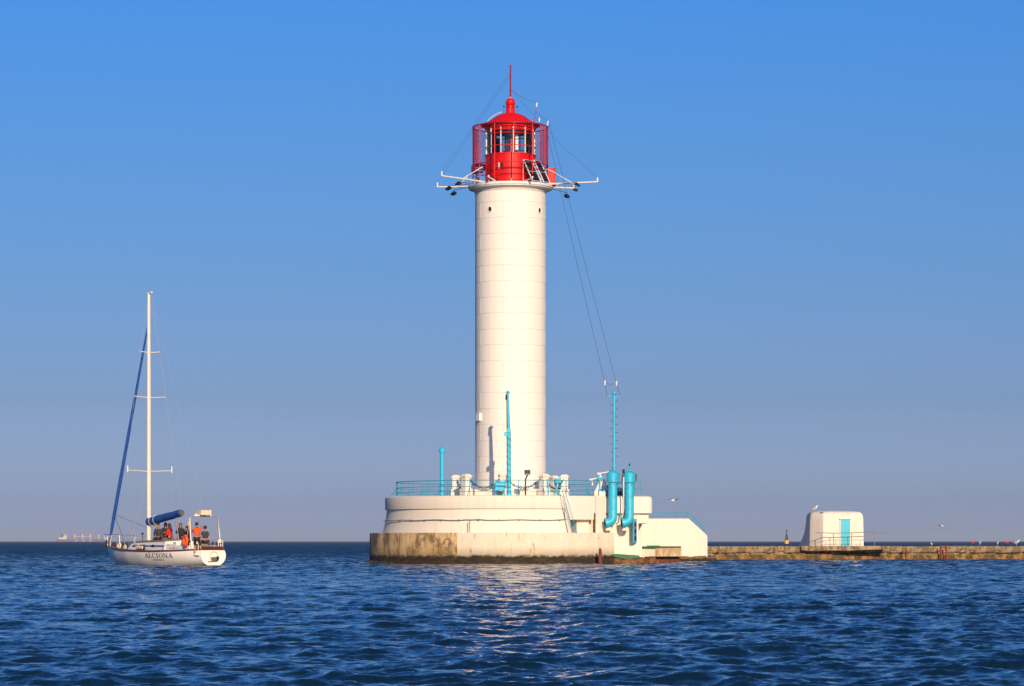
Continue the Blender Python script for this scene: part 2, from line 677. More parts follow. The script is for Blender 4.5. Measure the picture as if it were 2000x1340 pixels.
# corbel and gallery deck
prof = [(RT - .03, 22.74), (RT + .03, 22.78), (RT + .05, 22.86), (RT + .12, 22.93), (RT + .22, 22.98), (2.50, 23.0), (2.56, 23.02),
        (2.56, 23.06), (2.60, 23.08), (2.62, 23.10), (2.62, 23.235), (2.59, GAL), (1.4, GAL)]
MB().lathe(prof, 96, C0).build('gallery', M['wpaint'], lh)
# lantern drum
drum = MB().lathe([(1.55, GAL - .01), (1.55, 25.06), (1.58, 25.07), (1.58, 25.14), (1.35, 25.15), (0.2, 25.15)], 64, C0).build('lantern_drum', M['red'], lh)
for deg in range(-170, 190, 30):
    a = R(deg + 6)
    MB().obox((XA + 1.553 * math.sin(a), YA - 1.553 * math.cos(a), 24.15), (.05, .02, 1.8), a).build('drum_seam', M['red'], drum)
for zz in (23.75, 24.25):
    MB().tube([polar(1.555, t * 7.5, zz) for t in range(48)], .012, 5, closed=True).build('drum_seam', M['red'], drum)
c = polar(1.56, -19.5, 24.35)
MB().obox(c, (.16, .05, .30), R(-19.5)).build('drum_window', M['dark'], drum)
c = polar(1.60, -26, 24.33)
MB().obox(c, (.05, .06, .42), R(-26)).build('handle', M['wpaint'], drum)
# glazing: twelve panes between mullions, three rows
GB, GT = 25.15, 26.78
for kk in range(12):
    a0, a1 = R(7 + 30 * kk), R(37 + 30 * kk)
    for zz0, zz1 in ((25.17, 25.60), (25.63, 26.35), (26.38, 26.76)):
        MB().lathe([(1.47, zz0), (1.47, zz1)], 5, C0, a0 + .015, a1 - .015).build('pane', M['glass'], lh)
    a = R(7 + 30 * kk)
    MB().obox((XA + 1.49 * math.sin(a), YA - 1.49 * math.cos(a), (GB + GT) / 2), (.055, .07, GT - GB), a).build('mullion', M['wpaint'], lh)
for zz in (25.615, 26.365):
    MB().tube([polar(1.51, t * 6, zz) for t in range(60)], .026, 6, closed=True).build('glazing_bar', M['red'], lh)
# optic inside
op = MB().lathe([(.0, 25.15), (.42, 25.15), (.42, 25.42), (.36, 25.45), (.36, 26.30), (.42, 26.33), (.42, 26.42), (.1, 26.5)], 20, C0).build('optic', M['dred'], lh)
MB().box(XA + .30, XA + .48, YA - .62, YA - .5, 25.4, 26.35).build('optic_panel', M['wpaint'], op)
MB().tube([(XA + .05, YA - .40, 25.45), (XA + .05, YA - .40, 26.3)], .03, 6).tube([(XA - .22, YA - .34, 25.45), (XA - .22, YA - .34, 26.3)], .03, 6).build('optic_bar', M['grey'], op)
MB().obox((XA - .75, YA - .7, 25.6), (.22, .22, .9), .4).build('optic_motor', M['black'], op)
# roof
roof = MB().lathe([(1.40, 26.50), (1.46, 26.52), (1.50, 26.74), (1.60, 26.76), (1.62, 26.86), (1.84, 26.94), (1.86, 27.0), (1.82, 27.03), (1.45, 27.11), (1.40, 27.16), (1.36, 27.22)]
           + [(r_, 27.24 + math.sqrt(1.80 ** 2 - r_ * r_) - 1.80 + .53) for r_ in [1.33 - 1.05 * i / 10 for i in range(11)]]
           + [(.28, 27.80), (.27, 28.0), (.24, 28.2)], 64, C0).build('roof', M['red'], lh)
MB().lathe([(1.44, 26.52), (.05, 26.60)], 32, C0).build('lantern_ceiling', plain('ceiling_brown', (.16, .08, .06), .7), roof)
MB().ball((XA, YA, 28.40), .295, 24, 16).build('ball_finial', M['red'], roof)
MB().tube([(XA, YA, 28.66), (XA, YA, 28.74)], .06, 10).build('rod_socket', M['wpaint'], roof)
rod = MB().tube([(XA, YA, 28.7), (XA, YA, ZS(128))], [.06, .045], 8).build('lightning_rod', M['dred'], roof)
zt_ = ZS(129)
MB().tube([(XA - .14, YA, zt_ - .1), (XA - .08, YA, zt_), (XA, YA, zt_ + .05), (XA + .08, YA, zt_), (XA + .14, YA, zt_ - .1)], .022, 6).build('rod_crown', M['dred'], rod)
MB().tube([(XA + .03, YA - .02, 29.2), (XA + .25, YA - .05, 29.0)], .018, 5).build('rod_bracket', M['dred'], rod)
MB().tube([polar(.46, t * 18, 28.16) for t in range(20)], .018, 5, closed=True).build('roof_hoop', M['dred'], roof)
for dd in (-80, 10, 100, 190):
    MB().tube([polar(.46, dd, 28.16), polar(.44, dd, 27.70)], .015, 5).build('hoop_leg', M['dred'], roof)
lad = [polar(r_, -82, 27.30 + math.sqrt(1.80 ** 2 - r_ * r_) - 1.80 + .53) for r_ in [1.38 - .9 * i / 8 for i in range(9)]]
MB().tube([(p[0] - .04, p[1], p[2] + .05) for p in lad], .016, 5).build('roof_rail', M['wpaint'], roof)
# cage round the lantern
RC, CT, CB = 2.32, 26.86, 24.47
for nm, z in (('cage_ring', CT), ('cage_ring', CB)):
    MB().tube([polar(RC, t * 5, z) for t in range(72)], .035, 6, closed=True).build(nm, M['dred'], lh)
MB().tube([polar(RC, t * 5, 23.75) for t in range(72)], .018, 5, closed=True).build('cage_ring', M['dred'], lh)
MB().tube([polar(RC, t * 5, 24.1) for t in range(72)], .018, 5, closed=True).build('cage_ring', M['dred'], lh)
for kk in range(12):
    dg = 5.5 + 30 * kk
    o = MB().tube([polar(RC, dg, GAL), polar(RC, dg, CT)], .032, 6).build('cage_post', M['red'], lh)
    MB().tube([polar(RC, dg, CT), polar(1.84, dg, 26.98)], .022, 5).build('roof_spoke', M['red'], o)
    MB().tube([polar(RC, dg + 15, CT), polar(1.84, dg + 10, 26.96)], .018, 5).build('roof_spoke', M['red'], o)
net = MB()
NS, turns = 128, 1
span = CT - CB
tw = span / .085 * (360 / NS) / 2 * .62
for s_ in (1, -1):
    for i in range(NS):
        b0 = i * 360 / NS
        seg = []
        for q in range(13):
            dg = (b0 + s_ * tw * q / 12 + 180) % 360 - 180
            p = polar(RC, dg, CB + span * q / 12)
            if -46 < dg < 46:
                if len(seg) > 1:
                    net.tube(seg, .009, 3, caps=False)
                seg = []
            else:
                seg.append(p)
        if len(seg) > 1:
            net.tube(seg, .009, 3, caps=False)
tag(net.build('mesh_screen', M['dred'], lh), kind='stuff')
# red lockers on the gallery
MB().lathe([(2.28, 24.03), (2.42, 24.08), (2.42, 24.46), (2.28, 24.48), (1.7, 24.48), (1.7, 24.1), (2.28, 24.03)], 8, C0, R(-100), R(-62)).build('locker', M['red'], lh)
a = R(88)
MB().obox((XA + 2.55, YA - .05, 23.78), (.48, .9, 1.02), 0).obox((XA + 2.55, YA - .05, 24.30), (.52, .94, .03), 0).build('locker', M['red'], lh)
MB().obox(polar(2.15, -70, 23.5), (.3, .3, .4), 0).build('battery_box', M['black'], lh)
MB().obox(polar(2.05, -30, 23.42), (.36, .2, .22), R(-30)).build('battery_box', M['black'], lh)
for dd, h in ((-32, .1), (1, .16), (33, .12), (48, .3)):
    MB().tube([polar(2.5, dd, GAL), polar(2.5, dd, GAL + h)], .02, 6).build('deck_bolt', M['wpaint'], lh)

# antenna booms fixed to the gallery
INS = []
def boom(deg, r1, brace=True, tipz=.12, post=.28, sway=0):
    root = polar(2.2, deg, GAL + .06)
    tip = polar(r1, deg + sway, GAL + tipz)
    mid = tuple(a_ + (b_ - a_) * .52 for a_, b_ in zip(root, tip))
    b_ = MB().tube([root, tip], [.058, .045], 8).build('antenna_boom', M['wpaint'], lh)
    MB().tube([tip, (tip[0], tip[1], tip[2] + post)], [.06, .04], 8).build('boom_end', M['wpaint'], b_)
    if brace:
        MB().tube([mid, polar(2.36, deg + sway * .3, GAL + .98)], .026, 6).build('brace', M['wpaint'], b_)
        MB().tube([mid, polar(2.55, deg + 9, GAL + .02)], .02, 6).build('brace', M['wpaint'], b_)
    INS.append((tip[0], tip[1], tip[2] + post))
    return root, tip


boom(-46, 5.75)
boom(-107, 4.75)
boom(78, 5.45)
boom(-25, 3.15, False, .2, .1)
boom(24, 3.3, False, .12, .1)
boom(110, 4.2, False, .05)

# solar panels on the gallery
def solar_panel(deg, r, w, h, label, tilt=24, yaw=0):
    base = Vector(polar(r, deg, GAL + .02))
    e = empty('solar_panel', tuple(base), label, 'solar panel', 'solar panels on the gallery', R(deg + yaw))
    tl = Matrix.Rotation(R(-tilt), 4, 'X')
    def q(x, z, y=0): return tuple(tl @ Vector((x, y, z)))
    MB().add([q(-w / 2, .05), q(w / 2, .05), q(w / 2, h), q(-w / 2, h), q(-w / 2, .05, .03), q(w / 2, .05, .03), q(w / 2, h, .03), q(-w / 2, h, .03)],
             [(0, 1, 2, 3), (7, 6, 5, 4), (0, 4, 5, 1), (1, 5, 6, 2), (2, 6, 7, 3), (3, 7, 4, 0)]).build('cell_sheet', M['solar'], e, True)
    fm = MB()
    for p0, p1 in (((-w / 2, .05), (w / 2, .05)), ((w / 2, .05), (w / 2, h)), ((w / 2, h), (-w / 2, h)), ((-w / 2, h), (-w / 2, .05))):
        fm.tube([q(*p0), q(*p1)], .015, 6)
    fm.build('frame', M['wpaint'], e, True)
    top = q(0, h)
    for sx_ in (-w / 2 - .06, w / 2 + .06):
        MB().tube([q(sx_, 0), (sx_, top[1], top[2])], .016, 6).build('support_leg', M['wpaint'], e, True)
        MB().tube([(sx_, top[1], 0), (sx_, top[1], top[2])], .016, 6).build('support_leg', M['wpaint'], e, True)
    MB().tube([q(-w / 2 - .06, h * .45, -.04), q(w / 2 + .06, h * .45, -.04)], .013, 6).build('support_bar', M['wpaint'], e, True)
    return e


solar_panel(38, 2.62, .66, 1.60, 'dark solar panel facing the viewer on the lighthouse gallery, nearer the drum window', 30, 6)
solar_panel(57, 2.68, .62, 1.60, 'dark solar panel seen edge-on beside the red locker on the lighthouse gallery', 28, -2)

# floodlights hung from the gallery on thin arms
def floodlight(px, py, Y, deg, label, up=True, col='black'):
    tip = Vector(P(px, py, Y))
    root = Vector(polar(2.55, deg, tip.z + (.12 if not up else .05)))
    e = empty('floodlight', tuple(root), label, 'floodlight', 'floodlights under the lighthouse gallery')
    t = Vector((tip.x, tip.y, root.z))
    MB().tube([root, t], .022, 6).build('arm', M['grey'], e)
    MB().tube([t, (t.x, t.y, tip.z - .05)], .02, 6).build('hanger', M['black'], e)
    d = (t - root)
    yaw = math.atan2(d.x, -d.y)
    MB().obox((tip.x, tip.y, tip.z - .1), (.26, .32, .12), yaw, R(20)).obox((tip.x, tip.y, tip.z - .03), (.14, .16, .1), yaw, R(20)).build('lamp_head', M['black'], e)
    return e


floodlight(895, 356, 171.2, -60, 'small black floodlight under the upper left white boom')
floodlight(876, 365, 174.6, -90, 'small black floodlight close to the tip of the lower left boom')
floodlight(886, 375, 176.5, -112, 'lowest small black floodlight left of the lighthouse gallery', False)
floodlight(1127, 358, 172.6, 80, 'small black floodlight on top of the right white boom')
floodlight(1124, 368, 173.8, 92, 'small black floodlight hanging under the right white boom', False)
floodlight(1107, 380, 177.0, 112, 'lowest small black floodlight right of the lighthouse gallery', False)

# wires
def wire(a, b, r, name, label, sag=0.0, cat='wire', group='wires of the lighthouse aerial'):
    a, b = Vector(a), Vector(b)
    pts = [a.lerp(b, t / 16) - Vector((0, 0, sag * 4 * (t / 16) * (1 - t / 16))) for t in range(17)]
    return MB().tube(pts, r, 5).thing(name, M['wire'], label, cat, group)


rodp = (XA, YA, 30.3)
wire(INS[0], rodp, .007, 'aerial_wire', 'thin wire from the upper left boom up to the lightning rod')
wire(INS[1], (XA, YA, 30.1), .007, 'aerial_wire', 'thin wire from the lower left boom up to the lightning rod')
wire(INS[2], (XA + .2, YA, 29.05), .008, 'aerial_wire', 'thin wire from the right boom tip up to the lightning rod', .25)

# aerial masts standing on the cage at the right
posts = [((1043, 237), (1049, 200), 172.2, 'tallest leaning white-tipped aerial rod on the lantern cage'),
         ((1053, 240), (1053.5, 229), 173.0, 'short upright white aerial insulator between two others on the lantern cage'),
         ((1068, 246), (1070.5, 236), 173.6, 'rightmost short white aerial insulator on the lantern cage')]
for (a_, b_, Y_, lb) in posts:
    pa, pb = Vector(P(a_[0], a_[1], Y_)), Vector(P(b_[0], b_[1], Y_))
    pa.z -= .12
    e = empty('aerial_rod', tuple(pa), lb, 'aerial', 'aerial rods on the lantern cage')
    m_ = pa.lerp(pb, max(.3, 1 - .3 / (pb - pa).length))
    MB().tube([pa, m_], .025, 6).build('rod', M['dred'], e)
    MB().tube([m_, m_.lerp(pb, .5), pb], [.035, .05, .03], 8).build('insulator', M['wpaint'], e)
wire(P(1046, 218, 172.2), P(1070, 237, 173.6), .008, 'aerial_wire', 'short wire between the white-tipped rods on the lantern cage')
wire((XA + .25, YA - .05, 29.0), P(1049, 199, 172.2), .008, 'aerial_wire', 'short slack wire from the lightning rod to the leaning aerial rod', .12)

# ------------------------------------------------------------------ round sea wall under the lighthouse
RF, FT = 275 / S, 1.85
fd = empty('sea_wall', (XA, YA, 0), 'round concrete sea wall under the lighthouse, half weathered and half whitewashed', 'sea wall')
def a_of(px, r): return math.asin(max(-1, min(1, (px - 997) / S / r)))
aw = a_of(898, RF)
ae = a_of(1192, RF)
def fprof(o): return [(RF + o, -2.0), (RF + o, .25), (RF + o, .9), (RF + o, 1.4), (RF - .03 + o, FT - .02), (RF - .06 + o, FT), (6.0, FT)]
MB().lathe(fprof(0), 60, C0, R(-178), aw - .0006).build('weathered_wall', M['found'], fd, ang=25)
MB().lathe(fprof(.025), 40, C0, aw + .0006, ae).build('whitewashed_wall', M['foundw'], fd, ang=25)
# end of the whitewashed wall where it steps back
pe = (XA + RF * math.sin(ae), YA - RF * math.cos(ae))
MB().box(pe[0] - .6, pe[0] - .004, pe[1] + .02, 172.5, -2, FT - .02).build('end_wall', M['foundw'], fd)
# back half, plain
MB().lathe([(7.2, -2.0), (7.2, FT), (5.0, FT)], 30, C0, ae + .1, R(182)).build('back_wall', M['found'], fd, ang=25)
# weedy footing just above the water
rr = random.Random(4)
foot = MB()
n = 150
for i in range(n):
    a0_, a1_ = R(-95) + (R(43) - R(-95)) * i / n, R(-95) + (R(43) - R(-95)) * (i + 1) / n
    am = (a0_ + a1_) / 2
    o_ = .05 + rr.random() * .12
    hgt = .02 + rr.random() * .14
    foot.obox((XA + (RF + o_ * .3) * math.sin(am), YA - (RF + o_ * .3) * math.cos(am), hgt / 2 - .3), (.14 + rr.random() * .08, .12 + o_, hgt + .6), am, rr.uniform(-.15, .15))
tag(foot.build('weedy_footing', plain('wet_weed', (.045, .03, .012), .7, vary=.6, scale=5, bmp=.6), fd), kind='stuff')

# ------------------------------------------------------------------ round white platform building
bb = empty('platform_building', (XA, YA, FT), 'low round white platform building that carries the lighthouse', 'building')
th1, th2 = a_of(1099, 7.7), a_of(1155, 7.75)
RM = 7.70
low = [(7.88, FT - .05), (7.83, 2.0), (7.76, 2.3), (7.70, 2.62), (7.66, 2.9), (7.63, 3.27), (7.2, 3.27)]
MB().lathe(low, 120, C0, R(-182), th1).build('lower_wall', M['bwhite'], bb, ang=30)
rimp = [(7.2, 3.272), (RM + .02, 3.272), (RM + .03, 3.30), (RM + .03, 3.9), (RM + .01, 4.0), (RM - .04, DECK), (RM - .12, DECK + .015), (RM - .2, DECK), (2.0, DECK)]
MB().lathe(rimp, 120, C0, R(-182), th1 - .0005).build('rim', M['bwhite'], bb, ang=30)
# deep rim bay over the stair opening
bay = [(6.2, 2.63), (RM + .02, 2.63), (RM + .03, 2.67), (RM + .03, 3.9), (RM + .01, 4.0), (RM - .04, DECK), (RM - .2, DECK), (2.0, DECK)]
bay_o = MB().lathe(bay, 24, C0, th1, th2).build('rim_bay', M['bwhite'], bb, ang=30)
# recess behind the opening, side cheek and pier beside it
MB().lathe([(6.5, FT), (6.5, 2.64)], 12, C0, th1 - .03, th2 + .05).build('recess_wall', M['bwhite'], bb)
a27, a33, a38 = a_of(1110, 7.7), a_of(1127, 7.6), a_of(1150, 7.6)
MB().lathe([(6.4, FT), (7.66, FT), (7.66, 2.64), (6.4, 2.64)], 4, C0, th1 - .01, a27).build('cheek_wall', M['bwhite'], bb)
pp = [polar(6.4, math.degrees(a27), 0)[:2], polar(7.66, math.degrees(a27), 0)[:2]]
MB().add([(pp[0][0], pp[0][1], FT), (pp[1][0], pp[1][1], FT), (pp[1][0], pp[1][1], 2.64), (pp[0][0], pp[0][1], 2.64)], [(0, 1, 2, 3)]).build('cheek_end', M['bwhite'], bb)
q0, q1, q2, q3 = [polar(r_, math.degrees(t_), 0)[:2] for r_, t_ in ((6.45, a33 + .02), (7.3, a33), (7.35, a38), (6.45, a38 + .02))]
MB().prism([q0, q1, q2, q3], FT - .02, 2.635).build('pillar', M['bwhite'], bb)
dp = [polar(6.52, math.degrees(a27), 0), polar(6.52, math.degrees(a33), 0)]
MB().add([(dp[0][0], dp[0][1], FT + .02), (dp[1][0], dp[1][1], FT + .02), (dp[1][0], dp[1][1], 2.6), (dp[0][0], dp[0][1], 2.6)], [(0, 1, 2, 3)]).build('opening_shade', M['dark'], bb)  # flat dark sheet painted as the shade inside the stair opening
# back of the round building
MB().lathe([(RM, FT), (RM, DECK)], 60, C0, th2 + .02, R(178)).build('back_wall', M['bwhite'], bb)
MB().lathe([(RM, DECK - .002), (1.0, DECK - .002)], 60, C0, th2, R(178)).build('deck', M['bwhite'], bb)
# conduit and downpipe
zc = 2.60
cp = [polar(7.79, dg + rr.uniform(-.2, .2), zc + .02 * math.sin(dg * .31) + .012 * rr.uniform(-1, 1)) for dg in range(-110, 26, 3)]
MB().tube(cp, .024, 6).build('conduit', M['grey'], bb)
for dg in range(-104, 26, 9):
    MB().obox(polar(7.79, dg, zc), (.09, .08, .07), R(dg)).build('conduit_clip', M['grey'], bb)
ad_ = math.degrees(a_of(921, 7.85))
MB().tube([polar(7.80, ad_, zc), polar(7.84, ad_, 2.3), polar(7.93, ad_, FT)], .02, 6).build('downpipe', M['rail'], bb)
MB().tube([polar(7.86, ad_ - .8, 2.45), polar(7.93, ad_ - .8, FT)], .02, 6).build('downpipe', M['grey'], bb)

# ------------------------------------------------------------------ pump room at the right of the platform
pr_ = empty('pump_room', (6.6, 170.5, 1.0), 'white pump room with rounded parapet behind the two turquoise vent pipes', 'building')
Y2 = 168.5
xl, xr = X(1156, Y2), X(1274.5, Y2)
zb2, zt2 = Z(1002.5, Y2), DECK + .02
def rounded_plan(x0, x1, y0, y1, rad, n=6):
    pts = []
    for cx, cy, a0_ in ((x1 - rad, y1 - rad, 0), (x0 + .02, y1, None), (x0, y0, None), (x1 - rad, y0 + rad, -PI / 2)):
        if a0_ is None:
            pts.append((cx, cy))
        else:
            pts += [(cx + rad * math.cos(a0_ + PI / 2 * i / n), cy + rad * math.sin(a0_ + PI / 2 * i / n)) for i in range(n + 1)]
    return pts
par = MB()
pl = rounded_plan(xl + .15, xr, Y2, 177.0, .35)
n = len(pl)
lev = [(zb2, 0), (zb2 + .03, .012), (zt2 - .22, .0), (zt2 - .08, .05), (zt2, .2)]
cx_, cy_ = (xl + xr) / 2, 172.7
vs = []
for z, ins in lev:
    vs += [(x + (cx_ - x) * ins / 2.2, y + (cy_ - y) * ins / 4.2, z) for x, y in pl]
fs = [(i * n + j, i * n + (j + 1) % n, (i + 1) * n + (j + 1) % n, (i + 1) * n + j) for i in range(len(lev) - 1) for j in range(n)]
fs += [tuple(range(n)), tuple((len(lev) - 1) * n + j for j in range(n))]
par.add(vs, fs).build('parapet', M['bwhite'], pr_, ang=40)
# fillet that runs the parapet into the round rim
be_ = polar(RM + .025, math.degrees(th2), 0)
fl = [(be_[0] - .06, be_[1] + .03), (be_[0] + .03, be_[1] + .06), (be_[0] + .28, Y2 - .14), (be_[0] + .58, Y2 + .004), (be_[0] + .6, Y2 + 1.2), (be_[0] - .4, Y2 + 1.2)]
MB().prism(fl, zb2 + .003, zt2 - .03).build('fillet', M['bwhite'], pr_, ang=60)
# folded wall below the parapet (bays turned left and right)
wl = [(1136, -.46), (1150, -.36), (1166, .10), (1193, -.02), (1207, .16), (1217, .06), (1223, .12), (1236, .02), (1247, .03)]
poly = [(X(px, Y2 + .2), Y2 + .2 + dy_) for px, dy_ in wl]
poly2 = poly + [(poly[-1][0], 178.0), (poly[0][0] + .5, 178.0)]
MB().prism(poly2, -1.5, zb2 + .004).build('wall', M['bwhite'], pr_, ang=20)
MB().prism([(X(1246, Y2), Y2 + .234), (X(1267, Y2), Y2 + .26), (X(1267, Y2), 177), (X(1246, Y2), 177)], Z(1014, Y2) - .25, zb2 + .003).build('upper_wall', M['bwhite'], pr_, ang=20)
MB().obox((X(1187, Y2), Y2 + .06, Z(1009, Y2)), (.28, .2, .10)).build('bracket', M['bwhite'], pr_)
MB().obox((X(1216, Y2), Y2 + .06, Z(1009, Y2)), (.34, .2, .08)).build('bracket', M['bwhite'], pr_)
# apron: lower step in front of the folded wall
MB().prism([(X(1193, 168), 168.35), (X(1237, 168), 168.45), (X(1237, 168), 169.4), (X(1193, 168), 169.4)], -1.5, Z(1066, 168.4)).build('apron', M['bwhite'], pr_)
# open door leaf with three round lights
yd = 168.15
dz0, dz1 = Z(1060, yd), Z(1013.5, yd)
dr = MB().obox((X(1240, yd), yd + .10, (dz0 + dz1) / 2), (.05, .74, dz1 - dz0), R(-17)).build('door', M['turq'], pr_)
for py in (1024.5, 1037.5, 1051):
    c = Vector((X(1240, yd) + .034 * math.cos(R(17)), yd + .10 - .034 * math.sin(R(17)), Z(py, yd)))
    d1 = Vector((math.sin(R(17)), math.cos(R(17)), 0))
    nn = Vector((math.cos(R(17)), -math.sin(R(17)), 0))
    ring = [c + d1 * (.21 * math.cos(t)) + Vector((0, 0, .16 * math.sin(t))) for t in [2 * PI * i / 14 for i in range(14)]]
    fo = MB().tube(ring, .02, 5, closed=True).build('door_light', M['grey'], dr)
    MB().add([p + nn * .004 for p in ring], [tuple(range(14))]).build('door_glass', M['dark'], fo)

# ------------------------------------------------------------------ stair building
YS_ = 189.0
sb = empty('stair_building', (X(1330, YS_), YS_ + 4, 0), 'white stair building with sloping end joining the pier', 'building')
xs0, xs1, xs2 = X(1236, YS_), X(1345, YS_), X(1381.5, YS_)
ztop = Z(1013, YS_)
MB().slab_xz([(xs0, -1.2), (xs2 + .02, -1.2), (xs2, Z(1047, YS_)), (X(1377, YS_), Z(1042, YS_)), (xs1, ztop), (xs0, ztop)], YS_, YS_ + 13).build('wall', M['bwhite'], sb, ang=20)
rr2 = random.Random(9)
rk = MB()
for i in range(46):
    x_ = X(1262 + 2.8 * i, YS_)
    hgt = .14 + .18 * rr2.random()
    rk.obox((x_, YS_ - .25 - rr2.random() * .3, hgt - .5), (.5 + rr2.random() * .4, .7 + rr2.random() * .5, 1.0), rr2.uniform(-.3, .3), rr2.uniform(-.15, .15), rr2.uniform(-.12, .12))
tag(rk.build('footing_rubble', M['ledge'], sb), kind='stuff')
MB().box(5.5, 8.15, 176.5, YS_ + .5, -1.2, 2.72).build('link_wall', M['bwhite'], sb)
# railing of the stair
sr = empty('stair_railing', (xs0 + 3, YS_ + .3, ztop), 'turquoise handrail sloping down along the top of the white stair building', 'railing')
yr = YS_ + .25
def top_z(x): return ztop if x < xs1 else ztop + (Z(1047, YS_) - ztop) * (x - xs1) / (xs2 - xs1)
xa_ = X(1266, YS_)
for dz_ in (.42, .2):
    MB().tube([(xa_, yr, ztop + dz_), (xs1 - .05, yr, ztop + dz_), (xs2 - .15, yr, top_z(xs2 - .15) + dz_)], .03, 6).build('rail', M['rail'], sr)
for px in (1270, 1283, 1301, 1321, 1343, 1356, 1368):
    x_ = X(px, YS_)
    MB().tube([(x_, yr, top_z(x_) - .02), (x_, yr, top_z(x_) + .42)], .025, 6).build('post', M['rail'], sr)

# ------------------------------------------------------------------ landing stages
ld = empty('landing_stage', (X(1281, 179), 179.5, 0), 'concrete landing stage with green painted deck below the stair building', 'landing stage')
a_, b_, c_ = (X(1237, 179.3), 179.3), (X(1279, 178.5), 178.5), (X(1331, 180.2), 180.2)
back = [(X(1331, 186), 186.5), (X(1237, 187), 187)]
zl0, zl1 = .38, Z(1070.5, 179)
MB().prism([a_, b_, c_, back[0], back[1]], zl0, zl1).build('slab', M['tan'], ld, ang=20)
def out(p, k_): return (p[0] * (1 + k_) - 9.2 * k_, p[1] - k_ * 1.5)
MB().prism([out(a_, .01), (b_[0], b_[1] - .05), (c_[0] - .9, c_[1] - .05), back[0], back[1]], zl1 - .05, zl1 + .10).build('deck', M['green'], ld, ang=20)
MB().box(X(1266, 182), X(1289, 182), 182, 183.5, zl1 + .10, Z(1065.5, 182)).build('step', M['green'], ld)
MB().add([(a_[0] + .02, a_[1] - .012, zl0 + .01), (b_[0] - .01, b_[1] - .012, zl0 + .01), (b_[0] - .01, b_[1] - .012, zl1 - .06), (a_[0] + .02, a_[1] - .012, zl1 - .06)], [(0, 1, 2, 3)]).build('whitewashed_side', M['bwhite'], ld)
MB().prism([(b_[0] - .1, b_[1] + .5), (c_[0] - .1, c_[1] + .5), (back[0][0] - .2, back[0][1]), (b_[0], 186)], -1.2, zl0 - .003).build('underside_shade_block', M['rust'], ld)  # block whose dark maroon colour stands for the shade under the slab
ls = empty('mooring_step', (X(1216, 167.8), 167.8, 0), 'low green painted mooring step at the foot of the pump room', 'step')
z1_ = Z(1083, 167.6)
MB().slab_xz([(X(1193.5, 167.6), z1_ + .06), (X(1193.5, 167.6), z1_ - .10), (X(1222, 167.6), z1_ - .28), (X(1249, 167.6), z1_ - .18), (X(1249, 167.6), z1_ - .06)], 167.55, 168.3).build('slab', M['green'], ls)
st_ = MB()
for i in range(30):
    x_ = X(1194 + i * 2.9, 167.8)
    hgt = .22 + .16 * rr2.random()
    st_.obox((x_, 167.75 + rr2.random() * .25, hgt - .5), (.24 + rr2.random() * .2, .5, 1.0), rr2.uniform(-.4, .4), rr2.uniform(-.2, .2), rr2.uniform(-.2, .2))
tag(st_.build('rusty_rubble', plain('rusty_rubble', (.30, .13, .05), .9, vary=.75, scale=4, bmp=.6, bscale=8), ls), kind='stuff')
yp = 165.8
MB().tube([(X(1172.5, yp), yp, -1.5), (X(1172.5, yp), yp, .6), (X(1172, yp), yp, Z(1071, yp))], [.12, .10, .07], 8).thing('fender_pile', M['rust'], 'rusty red steel pile against the whitewashed sea wall', 'pile')

# ------------------------------------------------------------------ tower plinth, posts and chains
pn = MB().lathe([(3.05, DECK), (3.05, 4.50), (3.0, 4.53), (2.1, 4.53)], 8, C0).build('plinth', M['bwhite'], lh, ang=20)
for k_ in pn.data.polygons: pass
RP = 107 / S
post_names = {352: 'front chain post behind the turquoise crane', 37: 'chain post at the front right of the tower foot',
              82: 'rightmost chain post beside the tower', 127: 'chain post just left of the rightmost one, rear side of the tower',
              307: 'chain post at the front left beside the tower foot', 262: 'leftmost chain post beside the tower'}
def chain_post():
    e = empty('chain_post', (0, 0, 0))
    w_ = .215
    MB().prism([(-w_, -w_), (w_, -w_), (w_, w_), (-w_, w_)], 0, 1.22).build('shaft', M['bwhite'], e, True, 20)
    pts, fs = [], []
    for (h_, k_) in ((1.22, w_ + .05), (1.28, w_ + .05), (1.40, w_ - .06)):
        pts += [(-k_, -k_, h_), (k_, -k_, h_), (k_, k_, h_), (-k_, k_, h_)]
    for i in range(2):
        fs += [(i * 4 + j, i * 4 + (j + 1) % 4, i * 4 + 4 + (j + 1) % 4, i * 4 + 4 + j) for j in range(4)]
    fs += [(3, 2, 1, 0), (8, 9, 10, 11)]
    MB().add(pts, fs).build('cap', M['bwhite'], e, True, 20)
    MB().prism([(-w_ - .07, -w_ - .07), (w_ + .07, -w_ - .07), (w_ + .07, w_ + .07), (-w_ - .07, w_ + .07)], 0, .5).build('foot', M['bwhite'], e, True, 20)
    return e
p0 = chain_post()
first = True
for dg, nm in post_names.items():
    e = p0 if first else copy_tree(p0)
    first = False
    e.location = polar(RP, dg, DECK)
    e.rotation_euler = (0, 0, R(dg))
    tag(e, 'white capped concrete ' + nm, 'post', 'chain posts round the lighthouse')
lk = MB()
